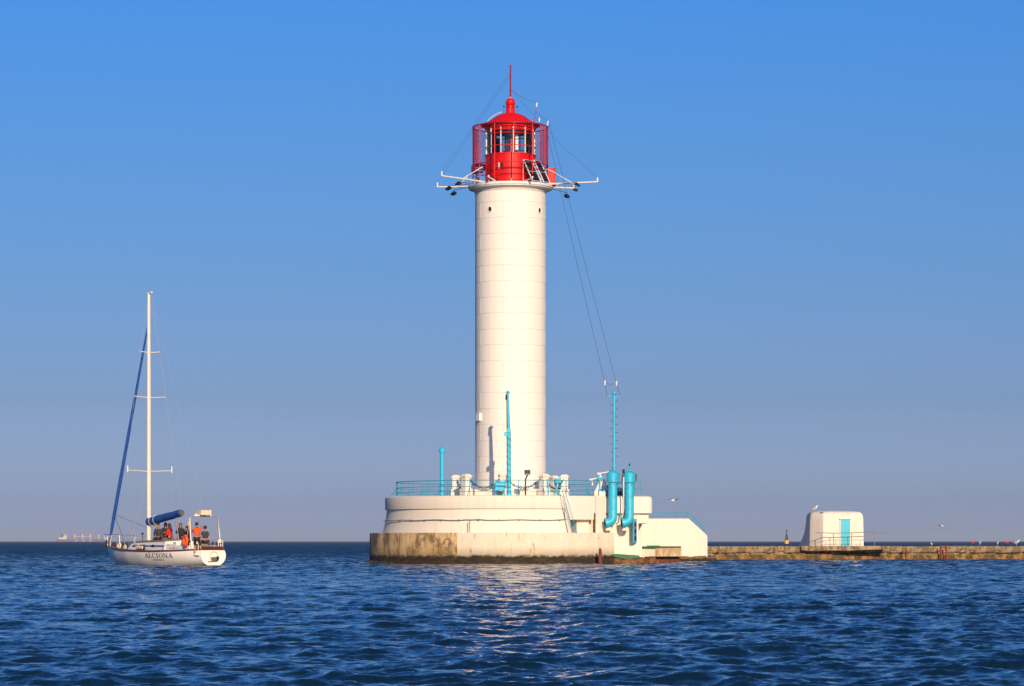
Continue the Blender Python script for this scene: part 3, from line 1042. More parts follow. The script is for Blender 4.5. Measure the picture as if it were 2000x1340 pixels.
def chain(a0_, a1_, label):
    a_, b_ = Vector(polar(RP, a0_, DECK + 1.12)), Vector(polar(RP, a1_, DECK + 1.12))
    d_ = (b_ - a_).normalized()
    a_, b_ = a_ + d_ * .2, b_ - d_ * .2
    L_ = (b_ - a_).length
    mb = MB()
    n_ = max(6, int(L_ / .105))
    def at(t): return a_.lerp(b_, t) - Vector((0, 0, .58 * 4 * t * (1 - t)))
    for i in range(n_):
        c0_, c1_ = at(i / n_), at((i + 1) / n_)
        ax = (c1_ - c0_).normalized()
        sd = ax.cross(Vector((0, 0, 1))).normalized() if i % 2 else ax.cross(ax.cross(Vector((0, 0, 1)))).normalized()
        mid = (c0_ + c1_) / 2
        hl = (c1_ - c0_).length * .62
        mb.tube([mid + ax * (hl * math.cos(t)) + sd * (.05 * math.sin(t)) for t in [2 * PI * j / 8 for j in range(8)]], .022, 4, closed=True)
    mb.thing('chain', M['black'], label, 'chain', 'chains between the white posts')
chain(307 - 360, -8, 'black chain sagging left of the turquoise crane')
chain(-8, 37, 'black chain sagging right of the turquoise crane')
chain(37, 82, 'black chain sagging to the rightmost chain post')
chain(262 - 360, 307 - 360, 'short black chain between the two posts at the left')
chain(82, 127, 'short black chain between the two posts at the right')

# ------------------------------------------------------------------ platform railing
rl = empty('platform_railing', (XA, YA, DECK), 'turquoise tube railing round the edge of the white platform', 'railing')
RR = 7.05
for h_ in (.92, .56, .27):
    MB().tube([polar(RR, t * 3 - 180, DECK + h_) for t in range(120)], .020 if h_ < .9 else .026, 5, closed=True).build('rail', M['rail'], rl)
for dg in range(-176, 184, 12):
    o = MB().tube([polar(RR, dg, DECK - .01), polar(RR, dg, DECK + .92)], .026, 6).build('post', M['rail'], rl)
    if dg % 24 == 4 or dg % 24 == 16:
        MB().tube([polar(RR, dg, DECK + .5), polar(RR + .42, dg, DECK - .01)], .02, 5).build('brace', M['rail'], o)
r2 = empty('parapet_railing', (X(1245, 170), 170, DECK), 'short turquoise railing behind the right vent pipe', 'railing')
yy = 170.5
for h_ in (.92, .5):
    MB().tube([(X(1205, yy), yy, DECK + h_), (X(1252, yy), yy, DECK + h_)], .024, 6).build('rail', M['rail'], r2)
for px in (1206, 1216, 1240, 1252):
    MB().tube([(X(px, yy), yy, DECK), (X(px, yy), yy, DECK + .92)], .024, 6).build('post', M['rail'], r2)
MB().box(X(1205, 171), X(1219, 171), 171, 171.5, DECK, Z(957, 171)).obox((X(1212, 171), 171.25, Z(956, 171)), (.5, .56, .05)).thing('equipment_box', M['black'], 'dark equipment box between the two turquoise vent pipes', 'box')

# ------------------------------------------------------------------ turquoise vent post at the left
yv = 168.6
e = empty('vent_post', (X(863, yv), yv, DECK), 'turquoise vent post with conical cap standing alone left of the tower', 'vent')
cv = (X(863.3, yv), yv)
MB().lathe([(.0, DECK), (.15, DECK), (.15, DECK + .06), (.125, DECK + .08), (.12, Z(883, yv)), (.0, Z(883, yv))], 16, cv).build('pipe', M['turq'], e)
MB().lathe([(.0, Z(884, yv)), (.185, Z(884, yv)), (.19, Z(878, yv)), (.03, Z(871, yv)), (.0, Z(870.5, yv))], 16, cv).build('cap', M['turq'], e)
MB().box(X(872, 168.4), X(879, 168.4), 168.4, 168.8, DECK + .25, DECK + .3).box(X(872.5, 168.4), X(873.2, 168.4), 168.4, 168.8, DECK, DECK + .25).box(X(878, 168.4), X(878.7, 168.4), 168.4, 168.8, DECK, DECK + .25).thing('bench', M['black'], 'small dark bench beside the turquoise vent post', 'bench')

# ------------------------------------------------------------------ crane in front of the tower
yc = 166.95
cr = empty('crane', (X(994, yc), yc, DECK), 'turquoise derrick crane with winch standing in front of the tower', 'crane')
def pt(px, py, dy=0): return P(px, py, yc + dy)
MB().tube([pt(994.5, 968.5), pt(994, 960), pt(993.5, 838)], [.17, .13, .125], 12).build('mast', M['turq'], cr)
MB().tube([pt(993.5, 842), pt(991.8, 766)], [.095, .06], 10).build('upper_pole', M['turq'], cr)
MB().lathe([(.0, 0), (.13, 0), (.14, .05), (.02, .16), (0, .16)], 10, pt(991.7, 767)[:2]).build('pole_cap', M['turq'], cr).location = (0, 0, pt(991, 768)[2])
MB().tube([pt(989.5, 770), pt(989, 781)], [.06, .07], 8).build('pulley', M['black'], cr)
MB().tube([pt(989, 772), pt(989.8, 842)], .016, 5).build('hoist_rope', M['wire'], cr)
MB().obox(pt(990, 848), (.32, .18, .26)).obox(pt(994, 841), (.24, .3, .22)).build('head_bracket', M['turq'], cr)
hl = MB()
cb = pt(993.8, 850)
for i in range(60):
    pass
MB().tube([(X(993.8, yc) + .14 * math.cos(t * .55), yc + .14 * math.sin(t * .55), Z(848, yc) - t * .033) for t in range(90)], .014, 4).build('spiral_cable', M['wire'], cr)
MB().tube([pt(992.5, 905), pt(995.5, 902)], .05, 6).build('cleat', M['black'], cr)
MB().lathe([(0, 0), (.22, 0), (.22, .12), (.2, .16), (.2, .62), (.16, .68), (0, .68)], 14, (X(995, yc), yc)).build('pedestal', M['turq'], cr).location = (0, 0, .06)
wn = MB().obox(pt(977, 951), (.62, .42, .42)).build('winch', M['turq'], cr)
MB().tube([pt(969, 947, -.05), pt(988, 947, -.05)], .20, 14).build('winch_drum', M['turq'], wn)
MB().tube([pt(967.5, 947, -.05), pt(968.8, 947, -.05)], .27, 14).tube([pt(986, 947, -.05), pt(987.2, 947, -.05)], .27, 14).build('winch_flange', M['turq'], wn)
for a_, b_ in (((969, 950), (968, 968)), ((972, 950), (970.5, 968)), ((981, 950), (986, 968)), ((985, 950), (981, 968))):
    MB().tube([pt(a_[0], a_[1]), pt(*b_)], .045, 6).build('winch_leg', M['turq'], wn)
MB().obox(pt(976, 964), (.3, .3, .28)).build('motor', M['black'], wn)
MB().tube([pt(987, 945, -.2), pt(990, 938, -.25), pt(988, 940, -.25)], .03, 6).build('crank', M['turq'], wn)

# ------------------------------------------------------------------ floodlight masts on the platform
yf = 168.0
e = empty('floodlight_mast', (X(1026, yf), yf, DECK), 'dark floodlight on a slim post in front of the tower', 'floodlight')
MB().tube([P(1026.3, 968.5, yf), P(1026.3, 937, yf), P(1030.5, 927, yf)], .045, 8).build('post', M['black'], e)
MB().obox(P(1030, 923, yf), (.36, .22, .26), 0, R(-20)).build('lamp_head', M['black'], e)
MB().obox(P(1030, 926.6, yf - .05), (.36, .16, .06), 0, R(-20)).build('lamp_lip', M['wpaint'], e)
e = empty('searchlight', (X(1088, yf), yf, DECK), 'turquoise searchlight on a frame with white ladder head right of the tower', 'searchlight')
MB().obox(P(1088.5, 940, yf), (.34, .3, .28), R(20), R(-18)).build('lamp_head', M['turq'], e)
MB().tube([P(1088.5, 944, yf), P(1088.5, 951, yf)], .05, 8).build('neck', M['wpaint'], e)
for a_, b_ in (((1088, 949), (1089.5, 968)), ((1088, 949), (1082, 968)), ((1070, 940), (1071, 968)), ((1082, 961), (1096, 967))):
    MB().tube([P(a_[0], a_[1], yf), P(b_[0], b_[1], yf)], .04, 6).build('leg', M['turq'], e)
MB().obox(P(1078, 958.5, yf + .1), (.26, .2, .15)).build('control_box', M['grey'], e)
MB().obox(P(1069.5, 944, yf + .1), (.12, .12, .5)).build('bracket', M['turq'], e)

# steep ladder from the platform to the sea wall
ldr = empty('ladder', (X(1118, 166), 166.3, FT), 'thin steep ladder from the platform into the stair opening', 'ladder')
yl = 166.1
for o_ in (0, 9.5):
    MB().tube([P(1090 + o_ * .55, 947, yl + .3), P(1098.5 + o_ * .55, 958, yl), P(1101 + o_ * .5, 968, yl - .25), P(1117.5 + o_, 1041, yl - .12)], .019, 6).build('handrail', M['rail'], ldr)
MB().tube([P(1104, 980, yl - .2), P(1119, 1041, yl - .12)], .018, 6).build('handrail', M['rail'], ldr)
for i in range(14):
    t = i / 13
    y0_ = 985 + 56 * t
    x0_ = 1104.5 + 13 * t
    MB().tube([P(x0_, y0_, yl - .18), P(x0_ + 3 + 6.5 * t, y0_, yl - .18)], .012, 5).build('rung', M['rail'], ldr)

# ------------------------------------------------------------------ vent pipes and aerial mast
def vent(px, pyt, label, dx=0.0, extra=False):
    Yv = 167.95
    c = (X(px, Yv), Yv)
    e = empty('vent_pipe', (c[0], Yv, Z(1030, Yv)), label, 'vent pipe', 'turquoise vent pipes on the pump room')
    zt_ = Z(pyt + 21, Yv)
    rad = .265
    zb_ = Z(1013, Yv)
    pts = [(c[0], Yv, zt_), (c[0], Yv, zb_ + .15)]
    for i in range(1, 8):
        t = R(80) * i / 7
        pts.append((c[0] - .34 * (1 - math.cos(t)) , Yv - .02 * i, zb_ + .10 - .34 * math.sin(t)))
    d_ = Vector((-math.sin(R(80)), -.15, -math.cos(R(80)))).normalized()
    last = Vector(pts[-1])
    pts.append(tuple(last + d_ * .14))
    MB().tube(pts, rad, 20).build('pipe', M['turq'], e)
    fl_ = last + d_ * .14
    MB().tube([fl_ - d_ * .05, fl_ + d_ * .05], rad + .02, 20).build('flange', M['turq'], e)
    MB().tube([fl_ + d_ * .05, fl_ + d_ * .07], rad - .03, 16).build('mouth', M['dark'], e)
    MB().obox((fl_.x + .16, Yv + .25, fl_.z - .34), (.32, .6, .22)).build('support', M['bwhite'], e)
    MB().tube([(c[0], Yv, zb_ + .55), (c[0], Yv, zb_ + .60)], rad + .012, 20).build('band', M['turq'], e)
    ct, cb_ = Z(pyt + 4, Yv), Z(pyt + 21, Yv)
    MB().lathe([(rad - .01, cb_ - .06), (rad + .03, cb_), (.37, cb_), (.38, cb_ + .06), (.38, ct), (.36, ct + .02), (.12, ct + .17), (0, ct + .18)], 24, c).build('cowl', M['turq'], e, ang=30)
    MB().tube([(c[0] - .05, Yv - .30, Z(953, Yv)), (c[0] - .6, Yv + .9, Z(954, Yv))], .02, 6).build('stay', M['rail'], e)
    return e, c, ct
v1, c1, ct1 = vent(1197, 921, 'turquoise vent pipe carrying the tall aerial mast')
v2, c2, ct2 = vent(1229.5, 921.5, 'turquoise vent pipe with short dark fittings, nearer the door')
MB().tube([(c2[0], c2[1], ct2 + .1), (c2[0], c2[1], ct2 + .42)], .06, 8).tube([(c2[0], c2[1], ct2 + .36), (c2[0], c2[1], ct2 + .46)], .09, 8).build('lamp_stub', M['turq'], v2)
MB().tube([(c2[0], c2[1], ct2 + .46), (c2[0], c2[1], ct2 + .62)], [.05, .03], 8).build('lamp', M['black'], v2)
MB().tube([(c2[0] - .36, c2[1] - .1, ct2 + .02), (c2[0] - .36, c2[1] - .1, ct2 + .26)], .07, 8).obox((c2[0] - .40, c2[1] - .05, ct2 - .25), (.14, .2, .42)).obox((c2[0] + .40, c2[1] - .05, ct2 - .2), (.07, .2, .40)).build('fitting', M['black'], v2)
MB().tube([(c2[0] - .36, c2[1] - .2, ct2 - .2), (c2[0] - .36, c2[1] - .2, ct2 - 2.1), (c2[0] - .42, c2[1] - .1, ct2 - 2.5), (c2[0] - .62, c2[1] + .1, ct2 - 2.7)], .035, 6).build('drain_pipe', M['wpaint'], v2)
am = empty('aerial_mast', (c1[0], c1[1], ct1), 'tall turquoise aerial mast with step pegs on top of the vent pipe', 'mast')
zt_ = Z(772, c1[1])
xm = X(1199.5, c1[1])
MB().tube([(xm, c1[1], ct1 + .05), (xm, c1[1], zt_)], [.105, .085], 12).build('pole', M['turq'], am)
MB().tube([(xm, c1[1], ct1 + .22), (xm, c1[1], ct1 + .30)], .16, 12).tube([(xm, c1[1], ct1 + .36), (xm, c1[1], ct1 + .42)], .16, 12).build('base_flange', M['turq'], am)
MB().ball((xm, c1[1], zt_ + .12), .13, 12, 8).build('pole_cap', M['turq'], am)
MB().tube([(xm - .42, c1[1], zt_ - .10), (xm - .18, c1[1], zt_ - .02), (xm + .1, c1[1], zt_ - .14), (xm + .36, c1[1], zt_ - .04)], .035, 6).build('cross_arm', M['turq'], am)
q = ct1 + .8
i = 0
while q < zt_ - .3:
    sgn = 1 if i % 2 else -1
    MB().tube([(xm, c1[1], q), (xm + sgn * .22, c1[1] - .05, q)], .018, 5).build('step_peg', M['wire'], am)
    q += .235
    i += 1
ya_ = c1[1]
wA, wB = P(1181.5, 748, ya_), P(1204, 749, ya_)
wire(wA, (xm - .42, ya_, zt_ - .10), .014, 'aerial_wire', 'left lower lead from the aerial wire to the turquoise mast')
wire(wB, (xm + .36, ya_, zt_ - .04), .014, 'aerial_wire', 'right lower lead from the aerial wire to the turquoise mast')
wire(wA, wB, .012, 'aerial_wire', 'short slack loop joining the two aerial wires above the turquoise mast', .06)
wire(wA, P(1070, 262, 173.7), .0115, 'aerial_wire', 'left one of the two long wires from mast to lantern cage', .1)
wire(wB, P(1072, 238, 173.6), .0115, 'aerial_wire', 'right one of the two long wires from mast to lantern cage', .1)
for p_, lb in ((wA, 'left white insulator on the long aerial wires'), (wB, 'right white insulator on the long aerial wires')):
    MB().tube([(p_[0], p_[1], p_[2] - .16), (p_[0], p_[1], p_[2]), (p_[0], p_[1], p_[2] + .16)], [.03, .055, .03], 8).thing('insulator', M['wpaint'], lb, 'insulator', 'insulators of the long aerial wires')

# white tripod device left of the vents
yt = 168.9
e = empty('signal_tripod', (X(1168, yt), yt, DECK), 'white tripod with lamps and turquoise mount left of the vent pipes', 'tripod')
def tp(px, py, dy=0): return P(px, py, yt + dy)
for a_, b_ in (((1174, 936), (1160, 966)), ((1177, 936), (1163, 966)), ((1176, 938), (1170, 966)), ((1177, 938), (1182, 966)), ((1179, 936), (1186, 958))):
    MB().tube([tp(*a_), tp(*b_)], .045, 6).build('leg', M['wpaint'], e)
MB().tube([tp(1153, 937), tp(1166, 934), tp(1176, 931)], .04, 6).tube([tp(1157, 938), tp(1157, 948)], .05, 6).build('lower_arm', M['wpaint'], e)
MB().tube([tp(1169, 925), tp(1188, 922)], .04, 6).tube([tp(1172, 925), tp(1173, 936)], .05, 6).build('upper_arm', M['wpaint'], e)
for px, py in ((1153.5, 937.5), (1168.5, 925.5), (1189, 921.5)):
    MB().ball(tp(px, py), .09, 10, 6).build('lamp', M['wpaint'], e)
MB().obox(tp(1171, 934.5), (.34, .3, .14), .3, R(15), R(-10)).tube([tp(1171, 938), tp(1171.5, 966)], .07, 8).build('mount', M['turq'], e)
for px in (1164, 1173, 1180):
    MB().obox(tp(px, 964.5, -.1), (.22, .25, .28), .1).build('foot_block', M['bwhite'], e)
MB().box(X(1182, 170), X(1190, 170), 170.0, 170.5, DECK, Z(950, 170)).obox((X(1186, 170), 170.25, Z(949, 170)), (.34, .6, .06)).thing('cable_cabinet', M['rail'], 'dark turquoise cabinet behind the left vent pipe', 'cabinet')

# ------------------------------------------------------------------ pier
PA = math.atan2(4.5, 23.6)
PX0, PY0 = 13.3, 202.4
pier = empty('pier', (PX0, PY0, 0), 'long low weathered concrete pier running off to the right', 'pier', rz=PA)
PT = .98
MB().box(-2, 62, .12, 7.0, -2, PT - .03).build('core', M['pier'], pier, True)
def rough_block(w_, d_, h_, seed, amp=.075, nx=10, nz=5):
    rg = random.Random(seed)
    mb = MB()
    vs, fs = [], []
    g = [[None] * (nx + 1) for _ in range(nz + 1)]
    for iz in range(nz + 1):
        for ix in range(nx + 1):
            edge = ix in (0, nx) or iz in (0, nz)
            y_ = rg.uniform(0, amp) + (.05 if edge else 0) + (rg.uniform(0, amp * 2.5) if iz == 0 or rg.random() < .12 else 0)
            g[iz][ix] = len(vs)
            vs.append((w_ * ix / nx + (0 if ix in (0, nx) else rg.uniform(-.02, .02)), y_, h_ * iz / nz + (0 if iz in (0,) else rg.uniform(-.012, .012))))
    for iz in range(nz):
        for ix in range(nx):
            fs.append((g[iz][ix], g[iz][ix + 1], g[iz + 1][ix + 1], g[iz + 1][ix]))
    tb = []
    for ix in range(nx + 1):
        tb.append(len(vs))
        vs.append((w_ * ix / nx, d_, h_))
    for ix in range(nx):
        fs.append((g[nz][ix], g[nz][ix + 1], tb[ix + 1], tb[ix]))
    bbm = []
    for ix in range(nx + 1):
        bbm.append(len(vs))
        vs.append((w_ * ix / nx, d_, 0))
    for ix in range(nx):
        fs.append((g[0][ix + 1], g[0][ix], bbm[ix], bbm[ix + 1]))
    fs.append(tuple([g[iz][0] for iz in range(nz, -1, -1)] + [bbm[0], tb[0]]))
    fs.append(tuple([g[iz][nx] for iz in range(nz + 1)] + [tb[nx], bbm[nx]]))
    mb.add(vs, fs)
    return mb
bl = [rough_block(w_, 1.2, .60, s_) for s_, w_ in enumerate((1.85, 1.45, 2.3, 1.95, 2.6))]
blm = [(b.mesh('block', M['pier'], ang=25), w_) for b, w_ in zip(bl, (1.85, 1.45, 2.3, 1.95, 2.6))]
rg = random.Random(21)
x_ = .2
while x_ < 60:
    me_, w_ = rg.choice(blm)
    inst(me_, 'block', pier, (x_, rg.uniform(-.02, .05), PT - .60 + rg.uniform(-.015, .01)), (0, rg.uniform(-.006, .006), rg.uniform(-.012, .012)))
    x_ += w_ + rg.uniform(.015, .07)
lows = [rough_block(w_, 1.2, .95, 50 + s_, .16, 12, 6) for s_, w_ in enumerate((2.4, 3.1, 1.9))]
lom = [(b.mesh('footing_stone', M['ledge'], ang=25), w_) for b, w_ in zip(lows, (2.4, 3.1, 1.9))]
x_ = -.6
while x_ < 60:
    me_, w_ = rg.choice(lom)
    inst(me_, 'footing_stone', pier, (x_, -.16 + rg.uniform(-.12, .06), -.58 + rg.uniform(-.05, .04)), (0, rg.uniform(-.02, .02), rg.uniform(-.03, .03)))
    x_ += w_ - .04
# projecting slab in front of the hut
yh = 203.45
sl = MB()
x0_, x1_ = X(1566, yh), X(1734, yh)
sl.slab_xz([(x0_, PT + .02), (x0_ - .02, PT - .26), (x0_ + .5, PT - .34), (x0_ + 1.9, PT - .30), (x0_ + 3.4, PT - .31), (x1_ - 1.4, PT - .25), (x1_ - .1, PT - .22), (x1_, PT + .02)], yh, yh + 3.2)
sl.thing('overhanging_slab', M['pier'], 'cracked concrete slab overhanging the pier edge in front of the hut', 'slab', org=(x0_, yh, 0))
# ladder on the pier
yl_ = 206.0 - .75
e = empty('pier_ladder', (X(1843, yl_), yl_, 0), 'rusty red ladder fixed to the pier face', 'ladder')
for px in (1837.5, 1848.5):
    MB().obox((X(px, yl_), yl_, .35), (.10, .12, 1.36), PA).build('stringer', M['rust'], e)
for i in range(6):
    MB().tube([(X(1837.5, yl_), yl_, -.1 + i * .2), (X(1848.5, yl_), yl_ + .02, -.1 + i * .2)], .028, 6).build('rung', M['rust'], e)
ys2 = 204.6 - .25
MB().obox((X(1769.5, ys2), ys2, .45), (.09, .1, .9), PA).thing('rusty_stake', M['rust'], 'rusty steel stake on the pier face left of the red ladder', 'stake')

# ------------------------------------------------------------------ hut on the pier
YH = 204.4
hut = empty('hut', (X(1640, YH), YH + 2, PT), 'small white rounded concrete hut with turquoise door on the pier', 'hut')
def hx(px): return X(px, YH)
plan = [(hx(1688), YH), (hx(1607), YH), (hx(1584), YH + 1.0), (hx(1584), YH + 4.2), (hx(1688), YH + 4.2)]
# subdivide the plan for rounded shoulders
pts = []
for i in range(len(plan)):
    a_, b_ = Vector(plan[i]), Vector(plan[(i + 1) % len(plan)])
    for j in range(6):
        pts.append(a_.lerp(b_, j / 6))
for _ in range(1):
    pts = [pts[i] * .85 + (pts[i - 1] + pts[(i + 1) % len(pts)]) * .075 for i in range(len(pts))]
cen = Vector(((hx(1584) + hx(1688)) / 2, YH + 2.1))
z_ = lambda py: Z(py, YH)
lev = [(PT - .06, 1.0), (z_(1040), .995), (z_(1015), .985), (z_(1008), .975), (z_(1003), .93), (z_(1000), .86), (z_(998.3), .62), (z_(997.4), .25)]
n = len(pts)
vs, fs = [], []
for z, s_ in lev:
    vs += [((cen + (p - cen) * s_).x, (cen + (p - cen) * s_).y, z) for p in pts]
for i in range(len(lev) - 1):
    fs += [(i * n + j, i * n + (j + 1) % n, (i + 1) * n + (j + 1) % n, (i + 1) * n + j) for j in range(n)]
fs.append(tuple((len(lev) - 1) * n + j for j in range(n)))
MB().add(vs, fs).build('shell', M['bwhite'], hut, ang=32)
# flared buttress at the left
bt = [(1583.5, 1003.5), (1579, 1004), (1575.5, 1010), (1573.5, 1025), (1571, 1040), (1566, 1054), (1559, 1067), (1590, 1067), (1590, 1003.5)]
vs, fs = [], []
for a_, b_ in bt[:7]:
    vs += [(hx(1585.5), YH + 1.05, z_(b_)), (X(min(a_, 1583), YH + 4.1), YH + 4.1, z_(b_)), (X(1590, YH + 4.1), YH + 4.1, z_(b_))]
for i in range(6):
    fs += [(3 * i, 3 * i + 1, 3 * i + 4, 3 * i + 3), (3 * i + 1, 3 * i + 2, 3 * i + 5, 3 * i + 4)]
fs += [(0, 2, 1), (18, 19, 20)]
MB().add(vs, fs).build('buttress', M['bwhite'], hut, ang=40)
MB().prism([(hx(1586), YH + .95), (X(1578, YH + 4.2), YH + 4.2), (hx(1590), YH + 4.2)], z_(1004), z_(1002)).build('buttress_cap', M['bwhite'], hut)
dx0, dx1, dzz = hx(1642), hx(1659.5), z_(1014.5)
MB().box(dx0 - .09, dx1 + .09, YH - .12, YH + .2, dzz, dzz + .06).box(dx0 - .05, dx0, YH - .07, YH + .2, PT, dzz).box(dx1, dx1 + .05, YH - .07, YH + .2, PT, dzz).build('door_frame', M['bwhite'], hut)
dd = MB().box(dx0 + .002, dx1 - .002, YH - .005, YH + .1, PT + .02, dzz - .004).build('door', M['turq'], hut)
MB().ball((dx0 + .09, YH - .03, PT + .95), .03, 8, 6).build('handle', M['black'], dd)
MB().obox((hx(1606), YH + .3, z_(1001)), (.2, .1, .05)).build('roof_hook', M['black'], hut)
MB().tube([(hx(1671), YH + .7, z_(1000)), (hx(1671), YH + .7, z_(995))], .03, 6).build('roof_stub', M['rail'], hut)
# thin railing before the hut
e = empty('hut_railing', (X(1660, yh), yh + .15, PT), 'thin grey railing on the slab in front of the hut', 'railing')
yq = yh + .15
MB().tube([P(1592.5, 1040.3, yq), P(1628, 1041.5, yq), P(1663, 1040.8, yq), P(1691, 1039.3, yq), P(1732, 1040.6, yq)], .026, 6).build('rail', M['grey'], e)
MB().tube([P(1584, 1063.5, yq), P(1604, 1058, yq), P(1620, 1054.8, yq), P(1663, 1055, yq), P(1690, 1054.5, yq)], .018, 6).build('rail', M['grey'], e)
for px in (1604, 1628, 1663, 1708):
    MB().tube([P(px, 1067, yq), P(px, 1040.6, yq)], .025, 6).build('post', M['grey'], e)
for px in (1612, 1632, 1650, 1680):
    MB().tube([P(px, 1067, yq), P(px, 1055.5, yq)], .015, 6).build('short_post', M['grey'], e)

# ------------------------------------------------------------------ far ship
YSH = 9000.0
sh = empty('cargo_ship', (X(165, YSH), YSH, 0), 'distant hazy bulk carrier with cranes on the horizon', 'ship')
M['shull'] = plain('ship_hull_paint', (.15, .09, .11), .6, vary=.2, scale=.05, bmp=0)
M['scream'] = plain('ship_cream_paint', (.72, .60, .42), .6, vary=.1, scale=.05, bmp=0)
M['sred'] = plain('ship_crane_paint', (.55, .22, .12), .6, vary=.1, scale=.05, bmp=0)
def sz(py): return Z(py, YSH)
def sxx(px): return X(px, YSH)
MB().slab_xz([(sxx(112), -3), (sxx(213), -3), (sxx(218), sz(1051.5)), (sxx(207), sz(1052.8)), (sxx(132), sz(1053.5)), (sxx(110.5), sz(1053)), (sxx(110), sz(1055))], YSH - 13, YSH + 13).build('hull', M['shull'], sh)
sp_ = MB().box(sxx(116), sxx(131.5), YSH - 11, YSH + 11, sz(1053.2), sz(1049.5)).box(sxx(125), sxx(131.5), YSH - 11, YSH + 11, sz(1049.5), sz(1046)).build('superstructure', M['scream'], sh)
MB().box(sxx(119.5), sxx(122.5), YSH - 4, YSH + 4, sz(1049.5), sz(1043)).build('funnel', plain('ship_funnel', (.08, .09, .16), .6, bmp=0), sp_)
MB().tube([(sxx(127.5), YSH, sz(1046)), (sxx(127.5), YSH, sz(1042))], 1.0, 6).build('ship_mast', M['scream'], sp_)
MB().box(sxx(118), sxx(128), YSH - 11.5, YSH + 11.5, sz(1049.7), sz(1049.2)).build('bridge_deck', M['sred'], sp_)
for px in (146, 161.5, 177, 193):
    o = MB().tube([(sxx(px), YSH, sz(1053)), (sxx(px), YSH, sz(1044.5))], [1.6, 1.6], 8).box(sxx(px) - 2.0, sxx(px) + 2.0, YSH - 2.5, YSH + 2.5, sz(1048.5), sz(1044.2)).build('crane', M['scream'], sh)
    if px < 190:
        MB().tube([(sxx(px) - .5, YSH, sz(1044.2)), (sxx(px) - .3, YSH, sz(1032))], [1.1, .6], 6).build('jib', M['sred'], o)
MB().tube([(sxx(146), YSH - 3, sz(1048.2)), (sxx(177), YSH - 3, sz(1048.2))], .7, 6).build('boom', M['scream'], sh)
for px in (150.5, 164.2, 177.4):
    MB().ball((sxx(px), YSH - 14, sz(1056.6)), (3.6, 2.0, 1.9), 10, 6).build('hull_mark', M['wpaint'], sh)

# ------------------------------------------------------------------ buoys
yb = 1500.0
e = empty('channel_buoy', (X(1536.2, yb), yb, 0), 'black and yellow navigation buoy on the sea left of the hut', 'buoy')
cbu = (X(1536.3, yb), yb)
M['yellow'] = plain('yellow_buoy_paint', (.75, .42, .03), .5, vary=.15, scale=.6, bmp=0)
MB().lathe([(0, -1), (1.25, -1), (1.25, Z(1055.5, yb)), (.9, Z(1054.8, yb)), (0, Z(1054.8, yb))], 16, cbu).build('float', M['yellow'], e)
MB().lathe([(.86, Z(1054.8, yb)), (.42, Z(1043, yb)), (.2, Z(1042.5, yb)), (0, Z(1042.5, yb))], 12, cbu).build('tower', M['black'], e)
MB().tube([(cbu[0], yb, Z(1043, yb)), (cbu[0], yb, Z(1035, yb))], .12, 6).tube([(cbu[0], yb, Z(1042, yb)), (cbu[0], yb, Z(1040.3, yb))], .3, 8).build('staff', M['grey'], e)
MB().lathe([(0, 0), (.5, 0), (.05, .75), (0, .75)], 10, cbu).build('top_mark', M['black'], e).location = (0, 0, Z(1037, yb))
MB().lathe([(0, 0), (.5, 0), (.05, .65), (0, .65)], 10, cbu).build('top_mark', M['black'], e).location = (0, 0, Z(1039.6, yb))
yb2 = 1800.0
for px, lb, w_ in ((1899.5, 'left one of the two red mooring buoys beyond the pier', 1.25), (1966, 'right one of the two red mooring buoys beyond the pier', 1.45)):
    c = (X(px, yb2), yb2, .45)
    e = empty('mooring_buoy', (c[0], c[1], 0), lb, 'buoy', 'red mooring buoys beyond the pier')
    MB().ball(c, (w_, w_, .75), 14, 8).build('float', M['red'], e)
    MB().tube([(c[0], c[1], 1.1), (c[0], c[1], 1.5)], .12, 6).build('ring_post', M['dred'], e)

